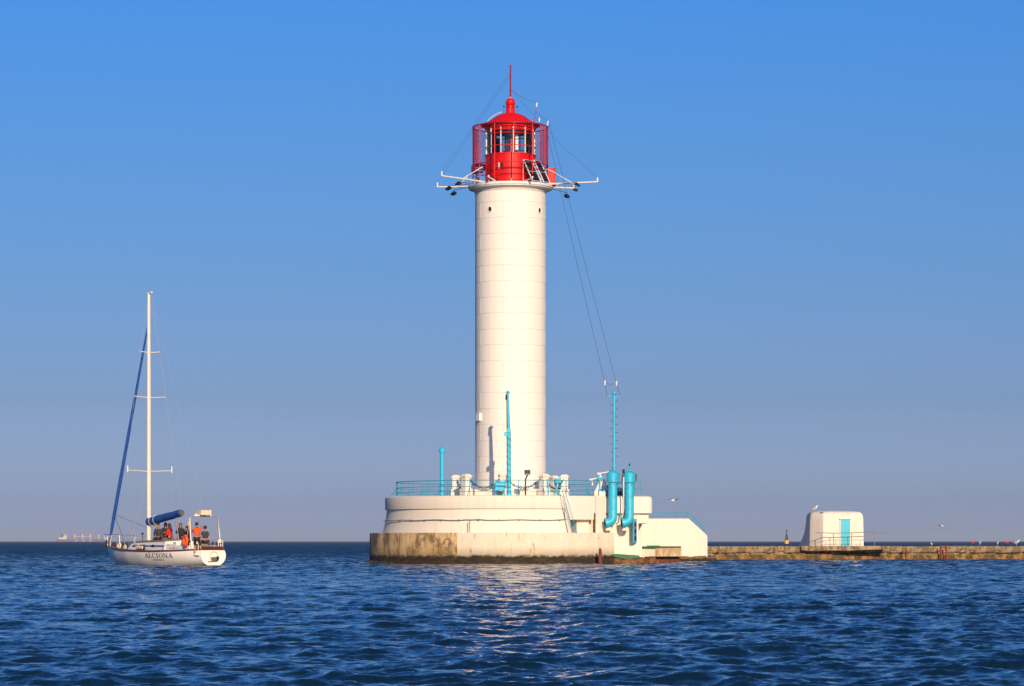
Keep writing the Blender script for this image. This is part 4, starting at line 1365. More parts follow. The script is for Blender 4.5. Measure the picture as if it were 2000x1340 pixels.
# ------------------------------------------------------------------ gulls
M['gwhite'] = plain('gull_white', (.78, .76, .72), .8, vary=.1, bmp=0)
M['ggrey'] = plain('gull_grey', (.30, .31, .33), .8, vary=.2, bmp=0)
M['gbeak'] = plain('gull_beak', (.70, .38, .05), .5, bmp=0)
def gull(loc, rz, label, s=1.0, flying=False):
    e = empty('gull', loc, label, 'gull', 'gulls about the lighthouse and pier', rz)
    # body along +x (head forward)
    z0 = .0 if flying else .16
    path = [(-.24, 0, z0 + .10), (-.16, 0, z0 + .10), (-.04, 0, z0 + .10), (.08, 0, z0 + .13), (.14, 0, z0 + .19), (.17, 0, z0 + .25), (.20, 0, z0 + .275), (.245, 0, z0 + .27)]
    rad = [.012, .045, .085, .08, .05, .042, .045, .02]
    if flying:
        path = [(x, 0, .10 + (z - .10) * .3) for x, _, z in path]
    sc_ = lambda ps: [(x * s, y * s, z * s) for x, y, z in ps]
    MB().tube(sc_(path), [r_ * s for r_ in rad], 10).build('body', M['gwhite'], e, True, 60)
    h = path[-1]
    MB().tube(sc_([h, (h[0] + .055, 0, h[2] - .012)]), [.014 * s, .004 * s], 6).build('beak', M['gbeak'], e, True)
    for sd in (1, -1):
        if flying:
            w = [(.08, .05 * sd, .12), (.10, .25 * sd, .22), (.03, .55 * sd, .17), (-.05, .62 * sd, .15), (-.03, .3 * sd, .18), (-.08, .05 * sd, .11)]
            n_ = len(w)
            vs_ = sc_(w) + sc_([(x, y, z - .012) for x, y, z in w])
            MB().add(vs_, [tuple(range(n_)), tuple(range(2 * n_ - 1, n_ - 1, -1))] + [((i + 1) % n_, i, n_ + i, n_ + (i + 1) % n_) for i in range(n_)]).build('wing', M['ggrey'], e, True)
        else:
            MB().tube(sc_([(.09, .06 * sd, z0 + .14), (-.02, .082 * sd, z0 + .135), (-.16, .05 * sd, z0 + .12), (-.29, .015 * sd, z0 + .10)]), [.03 * s, .05 * s, .035 * s, .008 * s], 8).build('wing', M['ggrey'], e, True, 60)
            MB().tube(sc_([(.0, .03 * sd, z0 + .04), (.01, .03 * sd, .0), (.05, .035 * sd, .0)]), .009 * s, 5).build('leg', M['gbeak'], e, True)
    return e
def on_pier(px, dy=.5):
    Yg = 204.0
    for _ in range(4):
        x_ = X(px, Yg)
        Yg = PY0 + (x_ - PX0) * math.tan(PA) + dy
    return (X(px, Yg), Yg, PT)
gull((hx(1596), YH + 1.9, z_(1000.2)), 0.2, 'grey and white gull standing on the roof of the hut', 1.1)
gull(on_pier(1820), -2.3, 'white gull resting on the pier left of the red ladder', .6)
gull(on_pier(1914), 1.2, 'brownish gull standing on the pier right of the red ladder', .8)
gull(on_pier(1948), -1.3, 'white gull standing on the pier, second from the right edge', .8)
gull(on_pier(1985), .15, 'largest white gull standing on the pier at the right edge', 1.0)
gull(P(1316, 980, 190), .6, 'gull flying above the white stair building', 1.0, True)
gull(P(1839, 1030, 260), 2.4, 'gull flying low above the pier near the red ladder', 1.1, True)

# ------------------------------------------------------------------ sailing yacht
M['gel'] = plain('white_gelcoat', (.84, .81, .76), .22, vary=.06, scale=1.2, bmp=0, coat=.3)
M['mahog'] = plain('varnished_mahogany', (.13, .028, .012), .35, vary=.4, scale=6, bmp=.1)
M['teak'] = plain('teak_deck', (.24, .15, .09), .7, vary=.35, scale=8)
M['sblue'] = plain('blue_sail_canvas', (.006, .085, .42), .75, vary=.35, scale=4, bmp=.5, bscale=9)
M['stripe'] = plain('blue_stripe_paint', (.01, .05, .38), .4, vary=.1)
M['mastm'] = plain('cream_mast_paint', (.74, .68, .58), .35, vary=.1)
M['steel'] = plain('stainless_steel', (.42, .42, .43), .42, .35, vary=.1, bmp=0)
M['orange'] = plain('orange_buoy_cover', (.85, .09, .008), .6, vary=.15)
M['letter'] = plain('navy_letter_paint', (.015, .025, .10), .5, vary=.1, bmp=0)
M['letter2'] = plain('brown_letter_paint', (.22, .10, .07), .5, vary=.1, bmp=0)
M['cream'] = plain('cream_vinyl', (.72, .62, .42), .6, vary=.12)
M['canvas'] = plain('tan_bag', (.28, .26, .20), .8, vary=.5, scale=12)
BL, BA = 12.4, 54.0
BX, BY = X(417, 154.7), 154.7
boat = empty('sailing_yacht', (BX, BY, 0), 'white sailing yacht with blue furled sails and people aboard', 'yacht', rz=R(180 - BA))
BM = Matrix.Translation((BX, BY, 0)) @ Matrix.Rotation(R(180 - BA), 4, 'Z')
def spl(pts):
    xs_, ys_ = zip(*pts)
    fine = np.linspace(0, 1, 201)
    v_ = np.interp(fine, xs_, ys_)
    for _ in range(60):
        w_ = v_.copy()
        w_[1:-1] = (v_[:-2] + v_[1:-1] * 2 + v_[2:]) / 4
        v_ = w_
    return lambda u: float(np.interp(u / BL, fine, v_))
hb = spl([(0, .78), (.1, 1.16), (.25, 1.58), (.42, 1.74), (.58, 1.64), (.75, 1.22), (.88, .66), (.96, .26), (1, .03)])
hs = spl([(0, .90), (.15, .82), (.35, .79), (.6, .85), (.85, 1.0), (1, 1.10)])
hk = spl([(0, -.03), (.1, -.18), (.3, -.48), (.6, -.48), (.78, -.35), (.87, -.02), (.94, .45), (1, 1.02)])
def phm(u): return PI / 2 + .62 * max(0, 1 - u / 3.0)
def hull_pt(u, t):
    pm_ = phm(u)
    p = pm_ * t
    z = hk(u) + (hs(u) - hk(u)) * (1 - math.cos(p)) / (1 - math.cos(pm_))
    return hb(u) * math.sin(p) ** .85 if p > 0 else 0.0, z
def hull_v(u, z):
    pm_ = phm(u)
    c_ = 1 - (z - hk(u)) / (hs(u) - hk(u)) * (1 - math.cos(pm_))
    return hb(u) * max(0, math.sin(math.acos(max(-1, min(1, c_))))) ** .85
ST = [BL * i / 56 for i in range(57)]
NT = 14
vs, fs = [], []
for u in ST:
    ring = []
    for j in range(NT, 0, -1):
        v_, z = hull_pt(u, j / NT)
        ring.append((u, v_, z))
    ring.append((u, 0, hk(u)))
    ring += [(a_, -b_, c_) for a_, b_, c_ in ring[NT - 1::-1]]
    vs += ring
K = 2 * NT + 1
for i in range(len(ST) - 1):
    fs += [(i * K + j, i * K + j + 1, (i + 1) * K + j + 1, (i + 1) * K + j) for j in range(K - 1)]
fs.append(tuple(range(K)))
hull = MB().add(vs, fs).build('hull', M['gel'], boat, True, 50)
def rail_v(u): return hull_pt(u, 1.0)[0]
# deck round an open cockpit
C0u, C1u, CW = .9, 3.5, .62
dk = MB()
for i in range(len(ST) - 1):
    u0, u1 = ST[i], ST[i + 1]
    z0, z1 = hs(u0) - .05, hs(u1) - .05
    a0_, a1_ = rail_v(u0) - .01, rail_v(u1) - .01
    if u0 >= C0u - .2 and u1 <= C1u + .2:
        for s_ in (1, -1):
            dk.add([(u0, s_ * a0_, z0), (u1, s_ * a1_, z1), (u1, s_ * CW, z1), (u0, s_ * CW, z0)], [(0, 1, 2, 3)])
    else:
        dk.add([(u0, a0_, z0), (u1, a1_, z1), (u1, -a1_, z1), (u0, -a0_, z0)], [(0, 1, 2, 3)])
dk.build('deck', M['teak'], boat, True)
MB().box(.7, .74, -CW, CW, .30, .84).box(3.66, 3.7, -CW, CW, .30, .80).box(.7, 3.7, CW, CW + .03, .30, .78).box(.7, 3.7, -CW - .03, -CW, .30, .78).box(.7, 3.7, -CW, CW, .26, .30).build('cockpit_well', M['gel'], boat, True)
for s_ in (1, -1):
    MB().tube([(u, s_ * (rail_v(u) + .005), hs(u) + .0) for u in ST], .052, 6).build('toe_rail', M['mahog'], boat, True)
MB().tube([(-.01, v_, hs(0) + .0) for v_ in np.linspace(-rail_v(0), rail_v(0), 7)], .05, 6).build('taffrail', M['mahog'], boat, True)
MB().box(.02, .5, -rail_v(0) + .05, rail_v(0) - .05, hs(0) - .04, hs(0) + .16).build('stern_locker', M['mahog'], boat, True)
# transom fittings
tr = MB().tube([(-.03, .0 + .26 * math.cos(t), .52 + .26 * math.sin(t)) for t in [2 * PI * i / 20 for i in range(20)]], .028, 6, closed=True).build('transom_ring', M['cream'], boat, True)
MB().obox((-.10, -.02, .40), (.16, .36, .16)).build('boarding_ladder', M['grey'], tr, True)
MB().obox((-.16, -.16, .42), (.14, .12, .18)).tube([(-.05, -.2, .25), (-.05, .36, .22)], .018, 5).build('outboard_bracket', M['black'], tr, True)
# cabin trunk
def cabin_sec(u):
    t = (u - 3.5) / (8.3 - 3.5)
    w_ = 1.10 - .12 * t - .35 * max(0, t - .55) ** 1.5
    return w_, 1.33 - .10 * t
cb_ = MB()
us = [3.5, 4.5, 5.5, 6.5, 7.2, 7.8, 8.3]
vs, fs = [], []
for u in us:
    w_, zt_ = cabin_sec(u)
    zb_ = hs(u) - .08
    if u == us[-1]:
        zt_ = zb_ + .14
    vs += [(u, w_ + .04, zb_), (u, w_ - .03, zt_ - .05), (u, w_ - .10, zt_), (u, 0, zt_ + .06), (u, -w_ + .10, zt_), (u, -w_ + .03, zt_ - .05), (u, -w_ - .04, zb_)]
for i in range(len(us) - 1):
    fs += [(i * 7 + j, i * 7 + j + 1, (i + 1) * 7 + j + 1, (i + 1) * 7 + j) for j in range(6)]
fs += [tuple(range(7)), tuple(6 * 7 + j for j in range(7))]
cab = cb_.add(vs, fs).build('cabin', M['gel'], boat, True, 30)
rf = MB()
vs, fs = [], []
us = [3.7, 5, 6.5, 7.3, 8.0]
for u in us:
    w_, zt_ = cabin_sec(u)
    k_ = .10 if u < 7.9 else .25
    for dz_ in (.015, .085):
        vs += [(u, w_ - k_, zt_ - (0 if u < 7.9 else .10) + dz_), (u, 0, zt_ - (0 if u < 7.9 else .08) + .06 + dz_), (u, -w_ + k_, zt_ - (0 if u < 7.9 else .10) + dz_)]
for i in range(len(us) - 1):
    o_ = i * 6
    fs += [(o_ + 3, o_ + 4, o_ + 10, o_ + 9), (o_ + 4, o_ + 5, o_ + 11, o_ + 10), (o_, o_ + 3, o_ + 9, o_ + 6), (o_ + 2, o_ + 8, o_ + 11, o_ + 5)]
fs += [(0, 1, 4, 3), (1, 2, 5, 4), (24, 27, 28, 25), (25, 28, 29, 26)]
rf.add(vs, fs).build('cabin_top', M['teak'], cab, True)
def side_v(u, z):
    w_, zt_ = cabin_sec(u)
    zb_ = hs(u) - .08
    t = (z - zb_) / (zt_ - .05 - zb_)
    return w_ + .04 - .07 * t
def side_patch(u0, u1, z0, z1, off, name, mat, n_=10, slope=0.0):
    for s_ in (1, -1):
        vs_ = []
        for i in range(n_ + 1):
            u = u0 + (u1 - u0) * i / n_
            for z in (z0, z1):
                zz = z + slope * (u - u0)
                vs_.append((u, s_ * (side_v(u, zz) + off), zz))
        MB().add(vs_, [(2 * i, 2 * i + 1, 2 * i + 3, 2 * i + 2) for i in range(n_)]).build(name, mat, cab, True)
side_patch(3.62, 7.6, 1.03, 1.12, .006, 'stripe', M['stripe'])
for u0 in (4.75, 6.1, 7.0):
    side_patch(u0, u0 + .36, 1.01, 1.15, .012, 'cabin_window', M['dark'], 2)
# cockpit coaming
for s_ in (1, -1):
    MB().add([(3.6, s_ * 1.10, .74), (1.0, s_ * .98, .78), (1.0, s_ * .95, 1.10), (2.4, s_ * 1.03, 1.13), (3.6, s_ * 1.05, 1.24),
              (3.6, s_ * 1.0, .74), (1.0, s_ * .88, .78), (1.0, s_ * .85, 1.10), (2.4, s_ * .93, 1.13), (3.6, s_ * .95, 1.24)],
             [(0, 1, 2, 3, 4), (9, 8, 7, 6, 5), (4, 3, 8, 9), (3, 2, 7, 8), (2, 1, 6, 7), (0, 4, 9, 5)]).build('coaming', M['gel'], boat, True)
# winches, helm pedestal
for s_ in (1, -1):
    MB().lathe([(.0, 1.1), (.09, 1.1), (.07, 1.2), (.09, 1.3), (0, 1.3)], 10, (2.6, s_ * .98)).build('winch', M['steel'], boat, True)
wh = MB().lathe([(0, .3), (.12, .3), (.08, 1.15), (0, 1.2)], 8, (2.0, 0)).build('helm_pedestal', M['gel'], boat, True)
MB().tube([(1.9, .42 * math.cos(t), 1.1 + .42 * math.sin(t)) for t in [2 * PI * i / 20 for i in range(20)]], .02, 6, closed=True).build('steering_wheel', M['steel'], wh, True)
# letters
def strokes_text(word, quads, u0, u1, z0, z1, name, mat):
    """quads: list of convex outlines in a box 0..1 (x) 0..1 (y), drawn from bow to stern on the port side"""
    mb = MB()
    for poly in quads:
        n_ = len(poly)
        ps = []
        for (x, y) in poly:
            u = u0 + (u1 - u0) * x
            z = z0 + (z1 - z0) * y
            ps.append((u, hull_v(u, z) + .012, z))
        mb.add(ps, [tuple(range(n_))])
    return mb.build(name, mat, hull, True)
def bar(x0, y0, x1, y1, w_):
    """slanted bar with horizontal ends, split for the hull's curve"""
    res = []
    for i in range(4):
        ta, tb = i / 4, (i + 1) / 4
        xa, ya, xb, yb_ = x0 + (x1 - x0) * ta, y0 + (y1 - y0) * ta, x0 + (x1 - x0) * tb, y0 + (y1 - y0) * tb
        res.append([(xa - w_ / 2, ya), (xa + w_ / 2, ya), (xb + w_ / 2, yb_), (xb - w_ / 2, yb_)])
    return res
def hbar(x0, x1, y, h_): return [[(x0, y), (x1, y), (x1, y + h_), (x0, y + h_)]]
def arc(cx, cy, rx, ry, a0_, a1_, wt):
    res, n_ = [], 18
    for i in range(n_):
        q_ = []
        for a in (a0_ + (a1_ - a0_) * i / n_, a0_ + (a1_ - a0_) * (i + 1) / n_):
            w_ = wt * (.25 + .75 * abs(math.cos(a)))
            q_.append(((cx + rx * math.cos(a), cy + ry * math.sin(a)), (cx + (rx - w_) * math.cos(a), cy + (ry - w_ * .5 - .03) * math.sin(a))))
        res.append([q_[0][0], q_[1][0], q_[1][1], q_[0][1]])
    return res
TH, TN, SF = .034, .014, .05
def glyph(ch, x, w_):
    g = []
    if ch == 'A':
        g += bar(x + .012, 0, x + w_ * .48, 1, TN) + bar(x + w_ * .48, 1, x + w_ - .02, 0, TH) + hbar(x + w_ * .22, x + w_ * .74, .33, .05)
        g += hbar(x - .012, x + .04, 0, SF) + hbar(x + w_ - .05, x + w_ + .012, 0, SF)
    elif ch == 'L':
        g += bar(x + .03, 0, x + .03, 1, TH) + hbar(x, x + w_ - .01, 0, SF) + hbar(x, x + .062, 1 - SF, SF) + bar(x + w_ - .014, .0, x + w_ - .008, .26, TN)
    elif ch == 'C':
        g += arc(x + w_ / 2, .5, w_ / 2, .53, R(45), R(315), TH) + bar(x + w_ * .88, .66, x + w_ * .88, .98, TN)
    elif ch == 'I':
        g += bar(x + w_ / 2, 0, x + w_ / 2, 1, TH) + hbar(x + w_ / 2 - .033, x + w_ / 2 + .033, 0, SF) + hbar(x + w_ / 2 - .033, x + w_ / 2 + .033, 1 - SF, SF)
    elif ch == 'O':
        g += arc(x + w_ / 2, .5, w_ / 2, .53, 0, 2 * PI, TH)
    elif ch == 'N':
        g += bar(x + .018, 0, x + .018, 1, TN) + bar(x + w_ - .018, 0, x + w_ - .018, 1, TN) + bar(x + .02, 1, x + w_ - .02, 0, TH)
        g += hbar(x - .01, x + .042, 0, SF) + hbar(x - .01, x + .03, 1 - SF, SF) + hbar(x + w_ - .04, x + w_ + .01, 1 - SF, SF)
    return g
x_ = 0.0
word = []
for ch, w_ in zip('ALCIONA', (.155, .125, .15, .085, .16, .155, .155)):
    word.append((ch, x_, w_))
    x_ += w_ + .026
tot = x_ - .026
U0, U1 = 4.75, 2.15
for ch, xx, w_ in word:
    q_ = [[(px / tot, py) for px, py in poly] for poly in glyph(ch, xx, w_)]
    strokes_text(ch, q_, U0, U1, .42, .68, 'letter', M['letter'])
def font_text(txt, u0, u1, z0, z1, fn, name, mat, parent):
    cu = bpy.data.curves.new('t', 'FONT')
    cu.body = txt
    fo = bpy.data.objects.new('t', cu)
    COL.objects.link(fo)
    dg = bpy.context.evaluated_depsgraph_get()
    me = bpy.data.meshes.new_from_object(fo.evaluated_get(dg))
    bpy.data.objects.remove(fo)
    co = np.array([v.co[:] for v in me.vertices])
    x0_, x1_ = co[:, 0].min(), co[:, 0].max()
    y0_, y1_ = co[:, 1].min(), co[:, 1].max()
    for v in me.vertices:
        u = u0 + (u1 - u0) * (v.co.x - x0_) / (x1_ - x0_)
        z = z0 + (z1 - z0) * (v.co.y - y0_) / (y1_ - y0_)
        v.co = (u, fn(u, z), z)
    me.name = name
    me.materials.clear()
    me.materials.append(mat)
    o = bpy.data.objects.new(name, me)
    COL.objects.link(o)
    o.parent = parent
    return o
font_text('ODESSA', 4.0, 2.95, .27, .36, lambda u, z: hull_v(u, z) + .012, 'port_name', M['letter2'], hull)
font_text('AW 8071-4', 3.05, 2.15, .92, 1.0, lambda u, z: .98 + (u - 1.0) / 2.6 * .12 + .004, 'registration', M['letter'], boat)
# mast, spreaders, boom
MU = 7.35
mz = Z(573, BY + MU * math.sin(R(BA)))
mast = MB().tube([(MU, 0, 1.2), (MU, 0, mz * .6), (MU, 0, mz)], [.135, .125, .095], 12).build('mast', M['mastm'], boat, True)
MB().box(MU - .35, MU + .18, -.05, .05, mz - .02, mz + .08).build('masthead', M['mastm'], mast, True)
MB().tube([(MU + .12, 0, mz - 1.8), (MU + .16, 0, mz - .9)], .02, 5).build('halyard_block', M['black'], mast, True)
ym = BY + MU * math.sin(R(BA))
SP = []
for py, hw in ((689, .66), (777, 1.0), (921, 1.42)):
    z = Z(py, ym)
    SP.append((z, hw))
    MB().tube([(MU - .12, -hw, z + .06), (MU, 0, z), (MU - .12, hw, z + .06)], .028, 6).build('spreader', M['mastm'], mast, True)
for s_ in (1, -1):
    MB().tube([(MU - .12, s_ * 1.42, SP[2][0] - .05), (MU - .12, s_ * 1.42, SP[2][0] + .32)], .035, 6).build('radar_reflector', M['wpaint'], mast, True)
    ch_ = (MU - .3, s_ * 1.45, hs(MU))
    MB().tube([ch_, (MU - .12, s_ * 1.42, SP[2][0] + .06), (MU - .12, s_ * 1.0, SP[1][0] + .06), (MU - .12, s_ * .66, SP[0][0] + .06), (MU, 0, mz - .2)], .006, 4).build('shroud', M['steel'], boat, True)
    MB().tube([ch_, (MU, 0, SP[2][0])], .006, 4).build('shroud', M['steel'], boat, True)
fs0, fs1 = (BL - .35, 0, 1.45), (MU + .14, 0, mz - 1.9)
pts_ = [Vector(fs0).lerp(Vector(fs1), i / 14) for i in range(15)]
rads = [.075, .12, .135, .13, .14, .125, .12, .125, .11, .105, .10, .09, .08, .07, .05]
MB().tube(pts_, [r_ * .78 for r_ in rads], 10).build('furled_genoa', M['sblue'], boat, True)
MB().tube([(BL - .25, 0, hs(BL)), fs0], .02, 6).tube([fs1, (MU + .1, 0, mz - 1.2)], .014, 5).build('forestay', M['steel'], boat, True)
g1 = Vector(fs0).lerp(Vector(fs1), .12)
MB().tube([g1, (8.2, 1.05, 1.15)], .017, 5).build('sheet_rope', M['grey'], boat, True)
MB().tube([g1, (MU + .1, 0, 2.1)], .012, 5).build('sheet_rope', M['grey'], boat, True)
bz0, bz1 = Z(1025, ym), Z(1006, ym - 2.6)
be = (MU - 3.9, .0, bz1)
boom_ = MB().tube([(MU - .1, 0, bz0), be], .075, 8).build('boom', M['grey'], mast, True)
cv_ = []
rc_ = []
rg3 = random.Random(3)
for i in range(12):
    t = i / 11
    p = Vector((MU - .02, 0, bz0 + .16)).lerp(Vector((be[0] + .12, 0, be[2] + .12)), t)
    cv_.append(p + Vector((0, rg3.uniform(-.02, .02), rg3.uniform(-.02, .03))))
    rc_.append((.25 - .07 * t) * rg3.uniform(.92, 1.07))
sc_ = MB().tube(cv_, rc_, 12).build('sail_cover', M['sblue'], boom_, True)
MB().tube([(be[0] + .12, 0, be[2] + .12), (be[0] - .02, 0, be[2] + .10)], [.17, .12], 12).build('boom_end', M['grey'], boom_, True)
for u in (MU - .45, MU - .95):
    t = (MU - u) / 3.9
    zc_ = bz0 + .16 + (be[2] + .12 - bz0 - .16) * t
    MB().tube([(u, .27 * math.cos(a), zc_ + .27 * math.sin(a)) for a in [2 * PI * i / 14 for i in range(14)]], .012, 4, closed=True).build('cover_tie', M['wpaint'], sc_, True)
MB().tube([(be[0], 0, be[2] + .1), (MU - .3, 0, mz)], .007, 4).build('topping_lift', M['steel'], boat, True)
MB().tube([(0.1, 0, hs(0)), (MU - .3, 0, mz)], .006, 4).build('backstay', M['steel'], boat, True)
MB().tube([(4.17, 0, 2.5), (3.87, 0, 1.3)], [.035, .055], 6).build('mainsheet_pole', M['mahog'], boat, True)
# bow pulpit, stanchions, lifelines
pz = 1.72
pul = MB()
pul.tube([(BL - 2.0, .78, pz - .05), (BL - .9, .45, pz), (BL + .1, .16, pz + .05), (BL + .1, -.16, pz + .05), (BL - .9, -.45, pz), (BL - 2.0, -.78, pz - .05)], .025, 6)
pul.tube([(BL - 2.0, .80, pz - .38), (BL - .6, .38, pz - .32), (BL - .6, -.38, pz - .32), (BL - 2.0, -.80, pz - .38)], .02, 6)
pul.build('pulpit', M['steel'], boat, True)
for s_ in (1, -1):
    for u, v_, u2 in ((BL - 2.0, .78, BL - 1.8), (BL - .75, .40, BL - .85), (BL + .06, .16, BL - .15)):
        MB().tube([(u, s_ * v_, pz - .03), (u2, s_ * min(v_, rail_v(min(u2, BL))), hs(u2))], .025, 6).build('pulpit_leg', M['wpaint'], boat, True)
    prev = (BL - 2.0, s_ * .78, pz - .05)
    for u in (8.9, 7.4, 5.9, 4.4, 2.9, 1.3):
        v_ = s_ * (rail_v(u) - .06)
        MB().tube([(u, v_, hs(u)), (u, v_, hs(u) + .62)], .014, 5).build('stanchion', M['steel'], boat, True)
        cur = (u, v_, hs(u) + .6)
        MB().tube([prev, cur], .006, 4).build('lifeline', M['steel'], boat, True)
        prev = cur
MB().obox((BL + .05, 0, 1.25), (.5, .1, .12), 0, 0, R(25)).tube([(BL - .1, 0, 1.2), (BL + .35, 0, 1.0)], .05, 6).obox((BL - .35, .1, 1.3), (.3, .25, .3)).build('anchor', M['grey'], boat, True)
MB().tube([(MU + 1.3, -.3, 1.35), (MU + 1.3, -.3, 1.75)], .02, 6).obox((MU + 1.3, -.3, 1.78), (.1, .1, .1)).build('deck_vent', M['black'], boat, True)
# stern arch
UA, VA, ZA = 1.05, .92, 2.72
ar = MB().tube([(UA - .3, VA, hs(1)), (UA - .1, VA, 1.8), (UA, VA - .03, ZA - .12), (UA, VA - .15, ZA), (UA, -VA + .15, ZA), (UA, -VA + .03, ZA - .12), (UA - .1, -VA, 1.8), (UA - .3, -VA, hs(1))], .033, 8).build('stern_arch', M['steel'], boat, True)
for s_ in (1, -1):
    MB().tube([(UA + .5, s_ * VA, hs(1)), (UA + .05, s_ * (VA - .03), ZA - .3)], .025, 6).build('arch_brace', M['steel'], ar, True)
MB().tube([(UA, .62, ZA + .03), (UA, -.1, ZA + .06)], .05, 6).ball((UA, .5, ZA + .1), .07, 8, 6).build('arch_fitting', M['wpaint'], ar, True)
MB().obox((UA, .02, ZA + .21), (.5, .62, .26)).build('radar_box', M['cream'], ar, True)
MB().tube([(UA, -.42, ZA), (UA, -.42, ZA + .36)], .045, 8).build('arch_antenna', M['wpaint'], ar, True)
MB().lathe([(0, 2.2), (.1, 2.2), (.12, 2.32), (.03, 2.44), (0, 2.44)], 10, (UA + .1, VA - .02)).build('yellow_lamp', M['yellow'], ar, True)
MB().tube([(.25, VA - .1, 1.45), (.1, .3, 1.48), (.05, -.5, 1.48), (.5, -VA + .05, 1.45)], .022, 6).build('stern_rail', M['steel'], boat, True)
for u, v_ in ((.25, VA - .1), (.06, -.35), (.5, -VA + .05)):
    MB().tube([(u, v_, hs(.3)), (u, v_, 1.46)], .022, 6).build('stern_post', M['wpaint'], boat, True)
MB().obox((.1, -.42, 1.36), (.14, .18, .2)).build('stern_lamp', M['wpaint'], boat, True)
MB().box(.05, .55, .72, .98, .57, .60).build('boarding_step', M['gel'], boat, True)

def bw(u, v_, z): return tuple(BM @ Vector((u, v_, z)))
def bthing(mb, name, mat, label, cat, group=None):
    t = MB().add([BM @ Vector(p) for p in mb.v], mb.f)
    return t.thing(name, mat, label, cat, group)
# things hung on the yacht
lb = MB()
ring = [(0, .17 * math.cos(t), .27 * math.sin(t)) for t in [2 * PI * i / 22 for i in range(22)]]
c_ = Vector((1.18, 1.10, 1.37))
bthing(MB().tube([Vector((-p[1], 0, p[2])) + c_ for p in ring], .085, 8, closed=True), 'lifebuoy', M['orange'], 'orange lifebuoy hanging on the yacht rail', 'lifebuoy')
bthing(MB().tube([Vector((.14 * math.cos(t), 0, .14 * math.sin(t))) + Vector((8.35, 1.36, 1.10)) for t in [2 * PI * i / 18 for i in range(18)]], .055, 8, closed=True), 'rope_coil', M['cream'], 'large round cream rope coil on the yacht foredeck', 'rope', 'rope coils on the yacht')
bthing(MB().tube([Vector((.10 * math.cos(t), 0, .10 * math.sin(t))) + Vector((7.4, 1.50, 1.02)) for t in [2 * PI * i / 18 for i in range(18)]], .045, 8, closed=True), 'rope_coil', M['cream'], 'smaller round cream rope coil beside the yacht cabin', 'rope', 'rope coils on the yacht')
bthing(MB().tube([(6.0, 1.52, .98), (5.92, 1.52, .98), (5.1, 1.55, .97), (5.02, 1.55, .97)], [.05, .12, .12, .05], 12), 'fender', M['cream'], 'cream cylindrical fender lying along the yacht side deck', 'fender')
bthing(MB().tube([(4.9, 1.62, 1.15), (4.85, 1.66, .95), (4.95, 1.66, .80)], [.05, .07, .05], 8), 'strap', M['black'], 'black strap hanging over the yacht rail beside the cream fender', 'strap')
bthing(MB().obox((.75, .35, 1.04), (.5, .55, .32), .2).obox((.70, -.05, 1.0), (.4, .3, .26), -.1), 'bag', M['canvas'], 'tan bundle lying in the yacht stern', 'bag')

# ------------------------------------------------------------------ people on the yacht
SKIN = plain('skin', (.42, .19, .11), .55, vary=.1, bmp=0)
def cloth(name, col): return plain(name, col, .85, vary=.3, scale=8, bmp=.3, bscale=20)
HAIRB = plain('dark_hair', (.012, .009, .008), .5, vary=.3, bmp=.2)
HAIRR = plain('reddish_hair', (.11, .03, .015), .5, vary=.3, bmp=.2)
def skinned(name, verts, edges, radii, mat, root=0, parent=None, sub=1):
    me = bpy.data.meshes.new(name)
    me.from_pydata(verts, edges, [])
    me.materials.append(mat)
    o = bpy.data.objects.new(name, me)
    COL.objects.link(o)
    if parent: o.parent = parent
    sk = o.modifiers.new('skin', 'SKIN')
    sk.use_smooth_shade = True
    d_ = me.skin_vertices[0].data
    for i, r_ in enumerate(radii):
        d_[i].radius = r_ if isinstance(r_, tuple) else (r_, r_)
        d_[i].use_root = (i == root)
    sb_ = o.modifiers.new('sub', 'SUBSURF')
    sb_.levels = sb_.render_levels = sub
    return o
